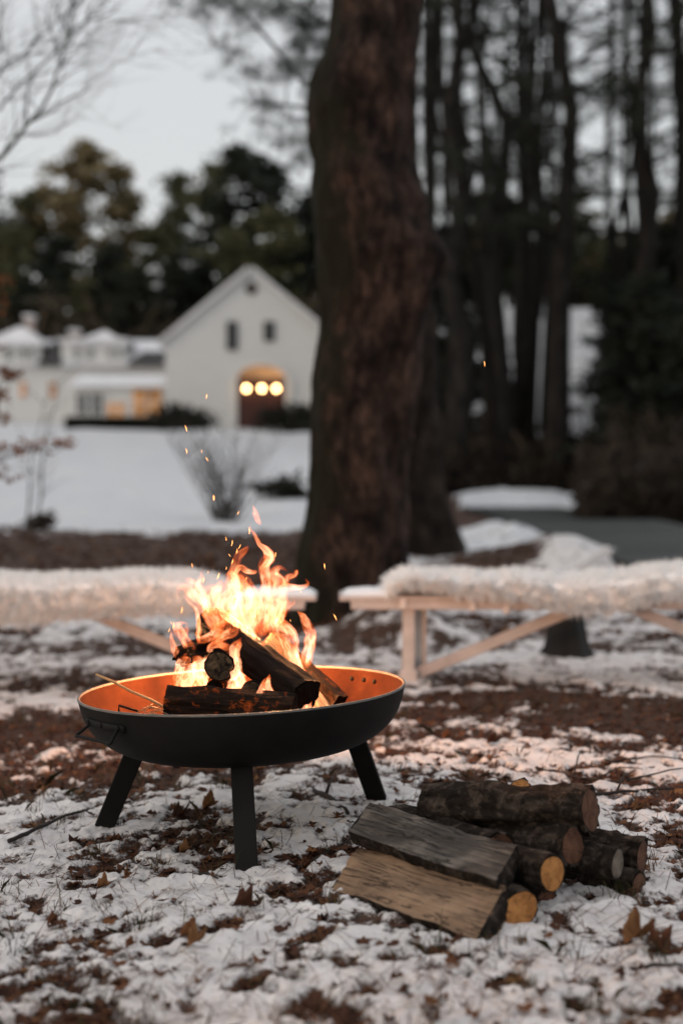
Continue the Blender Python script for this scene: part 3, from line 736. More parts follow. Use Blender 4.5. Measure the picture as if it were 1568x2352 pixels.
def log(name, label, c, direction, r, length, bark='bark', end='end', seed=1, amp=.006, shape=None, roll=0., cat='log', group=None, stubs=(), taper=0.):
    """round or shaped log; parts: bark, cut_end x2"""
    root = empty(name, c); d_ = Vector(direction).normalized()
    q = d_.to_track_quat('X', 'Z'); root.rotation_mode = 'QUATERNION'
    from mathutils import Quaternion
    root.rotation_quaternion = q @ Quaternion((1, 0, 0), roll)
    tag(root, label, cat, group)
    f = shape or (lambda a_, x_: r * (1 + .06 * math.sin(a_ * 2 + seed) + .03 * math.sin(3 * a_ + seed * 2)) * (1 - taper * x_ / length))
    n_, m_ = 48, 30
    V, Fc = rough_cyl(f, length, n_, m_, amp, seed)
    caps = []
    for sgn, row in ((-1, 0), (1, m_)):
        x_ = V[row * n_][0]; rin = [f(2 * math.pi * k / n_, x_) * .94 for k in range(n_)]
        b0_ = len(V); V += [(x_ - sgn * .001, rin[k] * math.cos(2 * math.pi * k / n_), rin[k] * math.sin(2 * math.pi * k / n_)) for k in range(n_)]
        Fc += [(row * n_ + k, row * n_ + (k + 1) % n_, b0_ + (k + 1) % n_, b0_ + k) for k in range(n_)]
        caps.append((sgn, [Vector(V[b0_ + k]) for k in range(n_)]))
    link('bark', npmesh('bark', V, Fc), M[bark], root)
    for sgn, ring in caps:
        cen = sum(ring, Vector()) / n_; E = []; K = 5
        for j in range(K + 1):
            for v in ring:
                p = cen.lerp(v, 1 - j / K)
                E.append((p.x + sgn * (.0015 + (.004 * mnoise.noise(p * 45) if 0 < j < K else 0)), p.y, p.z))
        fe = [(j * n_ + k, j * n_ + (k + 1) % n_, (j + 1) * n_ + (k + 1) % n_, (j + 1) * n_ + k) for j in range(K) for k in range(n_)]
        link('cut_end', npmesh('cut_end', E, fe), M[end], root)
    for (sx, sa, sr, sl) in stubs:
        mb = MB(); b0 = Vector((sx, math.cos(sa) * r * .8, math.sin(sa) * r * .8)); dv = Vector((.15, math.cos(sa), math.sin(sa))).normalized()
        mb.tube([b0, b0 + dv * sl * .4, b0 + dv * sl], [sr * 1.3, sr, sr * .85], 14)
        mb.build('knot', M[bark], root, smooth=True)
    return root
def poly_r(poly):
    """polar radius function of a convex polygon (y,z) around 0"""
    def f(a_, x_):
        dx, dy = math.cos(a_), math.sin(a_); best = 9
        n_ = len(poly)
        for i_ in range(n_):
            x1, y1 = poly[i_]; x2, y2 = poly[(i_ + 1) % n_]
            ex, ey = x2 - x1, y2 - y1; den = dx * ey - dy * ex
            if abs(den) < 1e-9: continue
            t_ = (x1 * ey - y1 * ex) / den; u_ = (x1 * dy - y1 * dx) / den
            if t_ > 0 and -1e-6 <= u_ <= 1 + 1e-6: best = min(best, t_)
        return best if best < 9 else .03
    return f
def P8(x, y, d): return P(345 + x * .32, 1129 + y * .32, d)
def seglog(name, label, a, b, **kw):
    a = Vector(a); b = Vector(b)
    return log(name, label, (a + b) / 2, b - a, length=(b - a).length, **kw)
GF = 'logs burning in the fire bowl'
# big diagonal split log
seglog('burning_log', 'thick black charred log leaning diagonally across the fire', P8(425, 935, 4.50), P8(1115, 1472, 4.14), r=.05, bark='char', end='char', seed=3, amp=.007,
       shape=poly_r([(-.048, -.036), (-.02, -.055), (.034, -.046), (.050, .0), (.040, .040), (-.012, .053), (-.046, .030)]), group=GF)
seglog('burning_log', 'bark covered log lying along the front of the bowl under the flames', P8(122, 1535, 4.16), P8(1040, 1590, 4.10), r=.048, bark='burnbark', end='char', seed=5, amp=.012, group=GF, taper=-.12)
# round end facing the viewer, with a notch
def notch(a_, x_):
    d1 = (a_ - R(205) + math.pi) % (2 * math.pi) - math.pi
    return .043 * (1 + .05 * math.sin(2 * a_)) * (1 - .32 * math.exp(-(d1 / .22) ** 2))
seglog('burning_log', 'round log end with a notch facing out of the middle of the fire', P8(495, 1255, 4.18), P8(560, 1345, 4.52), r=.043, bark='char', end='charred_end', seed=7, shape=notch, amp=.004, group=GF)
seglog('burning_log', 'wedge of charred wood propping up the notched log end', P8(462, 1420, 4.22), P8(500, 1330, 4.45), r=.03, bark='charglow', end='char', seed=17, amp=.006, group=GF)
seglog('burning_log', 'small round log end low in the fire beside the notched one', P8(722, 1430, 4.17), P8(800, 1400, 4.50), r=.0285, bark='char', end='charred_end', seed=9, amp=.003, group=GF)
seglog('burning_log', 'jagged charred log tip poking out at the left of the flames', P8(228, 1185, 4.30), P8(480, 1090, 4.55), r=.030, bark='char', end='char', seed=11, amp=.008,
       shape=poly_r([(-.032, -.016), (.0, -.028), (.03, -.01), (.02, .026), (-.02, .026)]), group=GF)
seglog('burning_log', 'split log sloping down behind the diagonal log to the right', P8(860, 1075, 4.60), P8(1345, 1530, 4.42), r=.03, bark='burnbark', end='char', seed=13, amp=.006,
       shape=poly_r([(-.03, -.028), (.03, -.034), (.034, .026), (-.02, .034)]), group=GF)
seglog('burning_log', 'pale split stick glowing under the lower end of the diagonal log', P8(1175, 1475, 4.30), P8(1245, 1580, 4.20), r=.017, bark='split_fresh', end='split_fresh', seed=15, amp=.003,
       shape=poly_r([(-.018, -.012), (.018, -.016), (.016, .016), (-.014, .016)]), group=GF)
# stick, bracket rod, straw
q = [P(220, 1549, 4.30), P(262, 1567, 4.29), P(300, 1588, 4.27), P(345, 1607, 4.25), P(382, 1628, 4.22)]
mb = MB(); mb.tube([p - q[0] for p in q], [.0035, .0042, .004, .0045, .005], 8); o = mb.build('kindling_stick', M['straw'], smooth=True); o.location = q[0]
tag(o, 'long thin stick leaning on the left inside of the bowl', 'stick')
q = [P(273, 1636, 4.15), P(273, 1621, 4.15), P(317, 1634, 4.14)]
mb = MB(); mb.tube([p - q[0] for p in q], .0035, 8); o = mb.build('bent_rod', M['iron'], smooth=True); o.location = q[0]
tag(o, 'short bent metal rod inside the left of the bowl below the stick', 'rod')
mb = MB(); c_ = P(352, 1632, 4.14)
for k in range(26):
    a_ = random.uniform(0, 6.28); p0 = Vector((random.gauss(0, .016), random.gauss(0, .03), random.uniform(-.03, .012)))
    dv = Vector((math.cos(a_), math.sin(a_), random.uniform(-.3, .5))) * random.uniform(.01, .028)
    mb.tube([p0 - dv, p0 + dv * .3 + Vector((0, 0, .003)), p0 + dv], .0013, 5)
o = mb.build('straw_kindling', M['straw'], smooth=True); o.location = c_; tag(o, 'small tangle of pale straw kindling beside the front log', 'kindling')
# ember bed
mb = MB(); 
c_ = Vector((BC.x + .02, BC.y + .02, BC.z - .170))
V = []; Fc = []
for k in range(170):
    a_ = random.uniform(0, 6.283); rr_ = .19 * math.sqrt(random.random()); s_ = random.uniform(.012, .028)
    p0 = Vector((rr_ * math.cos(a_) * 1.1, rr_ * math.sin(a_) * .8, random.uniform(0, .05) * (1 - rr_ / .26)))
    rot = Matrix.Rotation(random.uniform(0, 3), 3, rvec(1)[0].tolist())
    mb.box(p0, (s_ * 1.4, s_, s_), rot, s_ * .2, mi=0 if random.random() < .5 else 1)
o = mb.build('embers', [M['coal'], M['char']]); o.location = c_; tag(o, 'bed of glowing embers in the bottom of the fire bowl', 'embers', kind='stuff')

# ------------------------------------------------------------------ flames
M['flame'] = flame_mat()
fire = empty('campfire_flames', P8(620, 1450, 4.33)); tag(fire, 'tall orange and yellow flames rising from the logs in the bowl', 'flames')
FO = fire.location.copy()
def tongue(pts, d0, d1=None, heat=1.0, thick=.5, seed=None, tip=.0, root=.12):
    """pts: (x, y, half-width) in fire-view pixels, root to tip; a closed lens-shaped body of burning gas"""
    if d1 is None: d1 = d0
    pts = catm([tuple(map(float, p)) for p in pts], 7); n_ = len(pts); K = 14
    seed = seed if seed is not None else random.uniform(0, 50)
    V = []; fl = []; ed = []; ht = []; along = 0; prev = None
    C = []
    for i_, (x_, y_, w_) in enumerate(pts):
        t_ = i_ / (n_ - 1); d_ = d0 + (d1 - d0) * t_ + .025 * math.sin(t_ * 5 + seed)
        wob = 9 * mnoise.noise(Vector((y_ * .02, seed, 0))) + 5 * mnoise.noise(Vector((y_ * .055, seed, 9)))
        C.append(P8(x_ + wob, y_, d_))
    for i_, (x_, y_, w_) in enumerate(pts):
        t_ = i_ / (n_ - 1); c = C[i_]
        tg = (C[min(i_ + 1, n_ - 1)] - C[max(i_ - 1, 0)]).normalized()
        lat = Vector((tg.z, 0, -tg.x)); lat = lat.normalized() if lat.length > 1e-6 else Vector((1, 0, 0))
        tw = .5 * math.sin(seed + t_ * 2.2)
        dep = tg.cross(lat).normalized(); lat2 = lat * math.cos(tw) + dep * math.sin(tw); dep2 = dep * math.cos(tw) - lat * math.sin(tw)
        wm = max(w_, .6) * .32 / F * 4.3 * 1.15
        if prev is not None: along += (c - prev).length
        prev = c
        h_ = heat * min(1, t_ / root + .15) * (1 - (1 - tip) * max(0, (t_ - .45) / .55) ** 1.5)
        for k in range(K):
            a_ = 2 * math.pi * k / K; cu, su = math.cos(a_), math.sin(a_)
            wr = 1 + .38 * mnoise.noise(Vector((along * 22, a_and(a_, 8)[0], seed)))
            p = c + lat2 * (cu * wm * wr) + dep2 * (su * wm * thick * wr)
            V.append(p - FO); fl.append((cu * wm, along, seed + su * .012)); ed.append(1 - abs(cu) ** 1.6); ht.append(h_)
    Fc = [(i_ * K + k, i_ * K + (k + 1) % K, (i_ + 1) * K + (k + 1) % K, (i_ + 1) * K + k) for i_ in range(n_ - 1) for k in range(K)]
    me = npmesh('flame', V, Fc, {'gas_flow': np.array(fl), 'gas_rim': ed, 'gas_energy': ht})
    return link('flame', me, M['flame'], fire)
T = tongue
# main body
T([(560,1050,60),(555,930,80),(560,800,75),(600,680,60),(592,590,40),(630,480,30),(690,410,16),(703,388,3)], 4.36, 4.30, .85, seed=1)
T([(700,1040,60),(720,900,80),(740,780,70),(700,680,50),(660,610,25),(610,560,8)], 4.40, 4.36, .85, seed=2)
T([(640,960,40),(610,840,60),(620,720,50),(600,600,30),(560,590,12),(530,620,3)], 4.34, 4.30, .9, seed=3)
T([(590,600,14),(640,545,22),(690,572,24),(748,578,14),(750,560,3)], 4.30, 4.26, .8, seed=4)
T([(780,1030,60),(810,900,75),(820,760,55),(830,640,42),(820,540,38),(850,470,36),(830,420,30),(785,380,18),(750,310,12),(722,270,8),(712,220,2)], 4.38, 4.32, 1.0, seed=5)
T([(800,560,20),(845,500,26),(862,440,16),(880,470,4)], 4.33, 4.33, .9, seed=6)
T([(788,244,3),(770,200,24),(752,150,18),(738,98,2)], 4.30, 4.28, .8, seed=7, root=.3, tip=.3)
T([(830,1000,60),(900,880,70),(920,760,55),(930,660,48),(880,590,40),(930,545,18),(985,575,5)], 4.46, 4.48, 1.0, seed=8)
T([(900,760,50),(950,700,36),(1010,690,28),(1080,690,20),(1130,665,14),(1110,625,6)], 4.48, 4.44, .75, seed=9)
T([(950,690,30),(985,620,26),(1035,600,20),(1050,570,12),(1060,600,4)], 4.46, 4.42, .65, seed=10)
T([(900,960,50),(930,870,52),(970,820,40),(1030,800,12),(1035,770,3)], 4.5, 4.5, .55, seed=11)
T([(930,1000,30),(925,900,45),(950,800,34),(960,750,10)], 4.52, 4.5, .5, seed=12)
# left wisps
T([(470,1010,45),(430,900,45),(360,800,40),(300,740,34),(250,690,28),(205,700,16),(195,760,4)], 4.34, 4.30, .72, seed=13)
T([(420,900,34),(380,780,36),(330,700,34),(290,650,26),(245,625,10)], 4.32, 4.30, .9, seed=14)
T([(430,880,40),(380,740,34),(350,660,22),(365,610,12),(372,560,2)], 4.36, 4.32, .8, seed=15)
T([(345,1080,12),(345,960,18),(330,850,16),(270,790,10),(240,740,4)], 4.28, 4.28, .8, seed=16)
T([(500,960,60),(470,850,64),(460,750,50),(500,670,28),(520,640,4)], 4.40, 4.38, .95, seed=17)
T([(430,840,50),(440,780,60),(470,720,50),(420,690,20),(400,680,5)], 4.44, 4.44, .8, seed=47)
# bright core
T([(600,1010,70),(650,880,95),(680,760,90),(650,650,50),(620,600,10)], 4.44, 4.44, .8, seed=18)
T([(740,1030,60),(790,900,90),(850,780,80),(870,680,50),(900,610,15)], 4.42, 4.42, .8, seed=19)
T([(540,1000,50),(520,880,80),(540,760,70),(560,660,34),(570,610,5)], 4.46, 4.44, .8, seed=20)
T([(700,980,60),(700,860,60),(735,740,45),(700,660,18)], 4.30, 4.30, .65, seed=21)
# stream along the log's back
T([(1118,1308,10),(1050,1230,34),(1000,1130,50),(950,1020,56),(900,920,46),(860,840,30),(840,780,6)], 4.28, 4.34, 1.05, seed=22)
T([(1060,1210,12),(1045,1100,22),(1020,1020,34),(960,960,40),(900,900,20)], 4.38, 4.38, 1.1, seed=23)
T([(1075,1250,10),(1060,1180,14),(1048,1120,3)], 4.25, 4.25, 1.0, seed=24)
# separate right tongue
T([(1112,1262,26),(1125,1180,44),(1148,1090,50),(1150,1010,46),(1120,940,34),(1090,890,24),(1058,862,3)], 4.36, 4.36, 1.0, seed=25, tip=.3)
T([(1118,1250,14),(1150,1130,22),(1172,1030,18),(1160,980,5)], 4.34, 4.34, .9, seed=26)
# left low flames
T([(215,1215,20),(180,1150,26),(160,1080,20),(148,1030,10),(150,990,3)], 4.30, 4.30, .7, seed=27)
T([(310,1130,22),(260,1080,36),(215,1020,44),(195,970,30),(225,945,14),(268,948,3)], 4.32, 4.28, .75, seed=28, tip=.3)
T([(250,1120,18),(240,1050,24),(262,990,18),(258,940,4)], 4.3, 4.3, .6, seed=29)
T([(185,1425,22),(200,1340,34),(215,1260,40),(240,1210,36),(260,1160,5)], 4.24, 4.3, 1.25, seed=30)
T([(260,1440,40),(270,1350,55),(290,1270,50),(270,1210,24),(230,1190,5)], 4.28, 4.3, 1.2, seed=31)
T([(400,1460,50),(360,1380,60),(330,1300,50),(340,1220,40),(300,1190,6)], 4.28, 4.32, 1.2, seed=32)
T([(440,1470,24),(400,1400,40),(350,1320,30),(320,1240,14),(300,1210,3)], 4.22, 4.26, 1.1, seed=33)
T([(330,1450,60),(360,1330,70),(400,1230,60),(470,1140,50),(520,1080,20)], 4.42, 4.46, 1.0, seed=34)
# between the log ends
T([(600,1485,60),(610,1400,52),(620,1310,48),(612,1220,36),(600,1130,30),(630,1080,18),(655,1050,3)], 4.22, 4.26, 1.3, seed=35)
T([(560,1480,36),(590,1400,40),(650,1330,34),(690,1270,14),(700,1240,3)], 4.3, 4.3, 1.2, seed=36)
T([(650,1490,40),(650,1380,44),(610,1290,38),(580,1200,34),(560,1130,6)], 4.34, 4.36, 1.3, seed=37)
T([(610,1240,14),(620,1150,22),(640,1100,18),(640,1060,4)], 4.2, 4.2, .8, seed=38)
# bright wedge under the log
T([(880,1515,110),(860,1460,80),(830,1410,50),(800,1370,20),(790,1340,4)], 4.24, 4.28, 1.4, thick=.3, seed=39)
T([(930,1515,70),(880,1480,60),(840,1430,40),(850,1340,12),(862,1310,2)], 4.2, 4.2, 1.1, thick=.3, seed=40)
T([(760,1510,30),(790,1450,28),(800,1390,14),(840,1330,4)], 4.14, 4.14, .8, seed=41)
# flames licking over the front of the dark logs
T([(330,1075,22),(400,1055,34),(460,1020,34),(500,960,36),(560,930,22),(640,935,6)], 4.20, 4.24, .8, seed=42)
T([(440,1100,16),(480,1060,26),(540,1030,34),(600,1000,34),(610,950,16),(580,930,3)], 4.18, 4.24, .8, seed=43)
T([(360,1040,10),(350,960,14),(345,900,10),(330,860,3)], 4.22, 4.26, .8, seed=44)
T([(560,1130,24),(510,1090,30),(500,1030,26),(520,980,12)], 4.2, 4.24, .55, seed=45)
T([(420,1150,18),(440,1110,26),(500,1100,24),(560,1130,8)], 4.2, 4.24, .7, seed=46)
T([(800,1100,14),(850,1060,24),(880,1020,14),(860,1000,3)], 4.3, 4.3, .5, seed=48)
T([(760,1060,20),(700,990,30),(660,960,20),(640,930,4)], 4.24, 4.26, .8, seed=49)
T([(1090,1570,14),(1125,1555,28),(1150,1530,10),(1160,1500,2)], 4.1, 4.1, .9, seed=50)
T([(820,1390,10),(850,1350,14),(862,1310,3)], 4.12, 4.12, .6, seed=51)
# sparks
mbp = MB(); mbp.tube([(0, 0, -.010), (.001, 0, 0), (0, 0, .010)], [.0002, .0006, .0002], 6)
sp0 = mbp.build('spark', M['spark'])
sparks = [(453,48),(630,152),(710,282),(543,340),(586,370),(640,396),(568,458),(620,430),(898,452),(545,550),(415,576),(487,607),(588,504),(300,530),(225,850),(150,945),(135,996),(165,960),(1249,536),(1005,928),(1326,903),(1080,718),(688,625),(381,636)]
extra = [(760, 1312), (474, 910), (427, 984), (475, 1055), (428, 1036), (463, 1036), (491, 1143), (1112, 835), (745, 1300)]
first = True
for (a_, b_, D_) in [(x_, y_, 8) for x_, y_ in sparks] + [(x_, y_, 1) for x_, y_ in extra[1:]]:
    d_ = random.uniform(4.12, 4.5); p = P8(a_, b_, d_) if D_ == 8 else P(a_, b_, d_)
    o = sp0 if first else sp0.copy()
    if not first: COL.objects.link(o)
    first = False
    o.location = p; o.rotation_euler = (random.uniform(-.3, .3), random.uniform(-.6, .6), 0); s_ = random.uniform(.4, 1.0); o.scale = (s_ * 1.1, s_ * 1.1, s_)
    tag(o, 'tiny orange spark drifting in the air above the fire', 'spark', 'sparks above the fire')
# the fire's own light
for (a_, b_, d_, pw, rd) in ((680, 930, 4.57, 62, .08), (770, 800, 4.52, 62, .08), (330, 1130, 4.48, 28, .05), (620, 1330, 4.60, 18, .05)):
    l = bpy.data.lights.new('fire_light', 'POINT'); l.energy = pw; l.color = (1, .42, .16); l.shadow_soft_size = rd
    lo_ = bpy.data.objects.new('fire_light', l); COL.objects.link(lo_); lo_.location = P8(a_, b_, d_)

# ------------------------------------------------------------------ firewood pile
GP = 'firewood stacked on the snow'
def split_log(name, label, tl, tr, br, bl, thickness, face, end, seed):
    """split log: flat sawn-looking face given by four corners, half-round bark behind"""
    tl, tr, br, bl = map(Vector, (tl, tr, br, bl))
    ax = ((tr + br) / 2 - (tl + bl) / 2).normalized(); cen = (tl + tr + br + bl) / 4
    up = ((tl + tr) / 2 - (bl + br) / 2); up = (up - ax * up.dot(ax)); wd = up.length; up.normalize()
    nrm = ax.cross(up).normalized()
    if nrm.y > 0: nrm = -nrm
    Mx = Matrix((ax, up, nrm)).transposed()
    root = empty(name, cen); root.rotation_mode = 'QUATERNION'; root.rotation_quaternion = Mx.to_quaternion()
    if Mx.determinant() < 0:
        Mx = Matrix((ax, -up, nrm)).transposed(); root.rotation_quaternion = Mx.to_quaternion()
    tag(root, label, 'log', GP)
    inv = Mx.transposed()
    L4 = [inv @ (p - cen) for p in (tl, tr, br, bl)]
    def edgept(t_, s_):  # t along, s 0 top..1 bottom
        a_ = L4[0].lerp(L4[1], t_); b_ = L4[3].lerp(L4[2], t_); ln_ = (L4[1] - L4[0]).length
        a_ = a_ + Vector((0, .010 * mnoise.noise(Vector((t_ * 7, seed * 3, 1))) + .003 * mnoise.noise(Vector((t_ * 40, seed, 1))), 0)); b_ = b_ + Vector((0, .010 * mnoise.noise(Vector((t_ * 6, seed * 5, 2))) + .003 * mnoise.noise(Vector((t_ * 35, seed, 2))), 0))
        p_ = a_.lerp(b_, s_); p_.x += (.010 * mnoise.noise(Vector((s_ * 9, seed, 3 + round(t_)))) + .004 * mnoise.noise(Vector((s_ * 40, seed, 3)))) * (abs(t_ - .5) * 2) ** 6; return p_
    nt_, ns_ = 36, 20
    V = []
    for i_ in range(nt_ + 1):
        for j in range(ns_ + 1):
            p = edgept(i_ / nt_, j / ns_)
            z_ = .0045 * mnoise.fractal(Vector((p.x * 4, p.y * 50, seed)), .8, 2, 4) + .010 * mnoise.noise(Vector((p.x * 6, p.y * 14, seed + 5)))
            V.append((p.x, p.y, z_))
    Fc = [(i_ * (ns_ + 1) + j, (i_ + 1) * (ns_ + 1) + j, (i_ + 1) * (ns_ + 1) + j + 1, i_ * (ns_ + 1) + j + 1) for i_ in range(nt_) for j in range(ns_)]
    link('split_face', npmesh('split_face', V, Fc), M[face], root)
    VB = []; nb_ = 24
    for i_ in range(nt_ + 1):
        for j in range(nb_ + 1):
            th = math.pi * j / nb_; s_ = .5 - .5 * math.cos(th)
            p = edgept(i_ / nt_, s_)
            dz = -thickness * math.sin(th) ** .8 * (1 + .15 * math.sin(th * 2 + seed)) if 0 < j < nb_ else 0
            dn = .008 * mnoise.fractal(Vector((p.x * 5, j * .6, seed)), .8, 2, 4) if 0 < j < nb_ else 0
            base_z = .0045 * mnoise.fractal(Vector((p.x * 4, p.y * 50, seed)), .8, 2, 4) + .010 * mnoise.noise(Vector((p.x * 6, p.y * 14, seed + 5)))
            VB.append((p.x, p.y, (base_z if dz == 0 else 0) + dz + dn))
    FB = [(i_ * (nb_ + 1) + j, i_ * (nb_ + 1) + j + 1, (i_ + 1) * (nb_ + 1) + j + 1, (i_ + 1) * (nb_ + 1) + j) for i_ in range(nt_) for j in range(nb_)]
    link('bark', npmesh('bark', VB, FB), M['bark'], root)
    for row in (0, nt_):
        ring = [VB[row * (nb_ + 1) + j] for j in range(nb_ + 1)]
        me = bpy.data.meshes.new('cut_end'); me.from_pydata(ring, [], [tuple(range(nb_ + 1))]); me.update()
        link('cut_end', me, M[end], root, smooth=False)
    return root
split_log('split_log', 'pale fresh split log lying lowest at the front of the woodpile',
          P(824, 1944, 3.76), P(1160, 2036, 3.34), P(1092, 2156, 3.19), P(757, 2041, 3.62), .07, 'split_fresh', 'bark', 1)
split_log('split_log', 'grey weathered split log resting on top of the pale split one',
          P(850, 1847, 3.88), P(1188, 1942, 3.47), P(1138, 2028, 3.33), P(800, 1910, 3.74), .06, 'split_grey', 'bark', 2)
DR = Vector((.66, -.75, .0)).normalized()
def endlog(label, px, py, d, r, length, direction=DR, **kw):
    e_ = P(px, py, d); dv = Vector(direction).normalized()
    return log('firewood_log', label, e_ - dv * length / 2, dv, r, length, group=GP, **kw)
endlog('round log with an orange cut end at the foot of the pale split log', 1193, 2092, 3.345, .050, .34, seed=21, direction=(.50, -.86, 0), shape=lambda a_, x_: .050 * (1 + .10 * math.sin(a_ * 2 + 1)))
endlog('round log with the brightest yellow cut end in the middle of the pile', 1268, 2007, 3.44, .045, .40, seed=22)
endlog('dark log beneath the log with the bright yellow end', 1255, 2085, 3.55, .045, .40, seed=23, end='end_dark')
endlog('slim log with a grey cut end on the right of the pile', 1418, 1985, 3.56, .036, .36, seed=24, end='end_grey', direction=(.80, -.60, 0))
endlog('short log with a rotten jagged end behind the grey ended log', 1474, 1968, 3.70, .042, .34, seed=25, end='end_dark', direction=(.85, -.50, 0), amp=.012)
endlog('dark log with a reddish brown cut end at the lower right of the pile', 1466, 2040, 3.62, .040, .40, seed=26, end='end_dark', direction=(.80, -.60, 0))
endlog('hidden dark log under the middle of the pile', 1330, 2060, 3.68, .04, .40, seed=27, end='end_dark', direction=(.75, -.65, 0))
seglog('firewood_log', 'thick rough barked log lying across the top of the pile with a broken branch stub', P(985, 1857, 3.86), P(1355, 1862, 3.62), r=.060, end='end_dark', seed=28, amp=.016, group=GP, stubs=((-.02, R(250), .024, .05),), taper=.1)
seglog('firewood_log', 'dark log lying between the grey split log and the top log', P(915, 1895, 3.95), P(1150, 1965, 3.60), r=.055, end='end_dark', seed=29, amp=.010, group=GP)
seglog('firewood_log', 'stout dark log under the top log in the middle of the pile', P(1100, 1925, 3.80), P(1315, 1945, 3.56), r=.045, end='end_dark', seed=30, amp=.010, group=GP)
seglog('firewood_log', 'small log with a pale round end peeping over the back of the top log', P(1150, 1860, 4.1), P(1194, 1815, 3.86), r=.03, end='end', seed=31, amp=.005, group=GP)
seglog('firewood_log', 'thinnest dark round stick end peeping over the back of the top log', P(1120, 1860, 4.1), P(1152, 1806, 3.9), r=.017, end='end_dark', seed=32, amp=.003, group=GP)
seglog('firewood_log', 'bottom log hidden behind the split logs, carrying the pile', P(960, 2000, 4.0), P(1230, 2040, 3.80), r=.045, end='end_dark', seed=33, amp=.008, group=GP)

# ------------------------------------------------------------------ benches
def bench(label, x_left, x_right, y0, yaw=0.):
    cx_ = (x_left + x_right) / 2; hl = (x_right - x_left) / 2
    b = empty('trestle_bench', (cx_, y0, 0), yaw); tag(b, label, 'bench', 'white trestle benches around the fire')
    mb = MB()
    for k in range(3): mb.box((0, -.12 + .12 * k, .452), (2 * hl, .112, .026), bev=.004)
    mb.build('seat', M['whitewood'], b)
    for s_ in (-1, 1):
        mb = MB(); mb.box((0, s_ * .155, .4165), (2 * hl - .12, .03, .045), bev=.004); mb.build('apron', M['whitewood'], b)
    for s_ in (-1, 1):
        lx = s_ * (hl - .36)
        for q_ in (-1, 1):
            mb = MB(); mb.box((lx - s_ * .075 * (q_ > 0), q_ * .11, .192), (.062, .055, .40), bev=.004); mb.build('leg', M['whitewood'], b)
        mb = MB(); mb.box((lx + .0, 0, .075), (.06, .165, .09), bev=.004); mb.box((lx, -.085, .03), (.09, .11, .09), bev=.004); mb.build('foot_rail', M['whitewood'], b)
        mb = MB(); mb.beam((lx - s_ * .05, -.03, .045), (s_ * .12, -.03, .40), .03, .06); mb.build('brace', M['whitewood'], b)
    return b
BY = 7.50
bench('white trestle bench on the right half draped with fluffy fur', P(779, 1370, BY).x, P(1991, 1370, BY).x, BY)
bench('white trestle bench behind the fire on the left under a long fur throw', P(-485, 1370, BY).x, P(727, 1370, BY).x, BY)
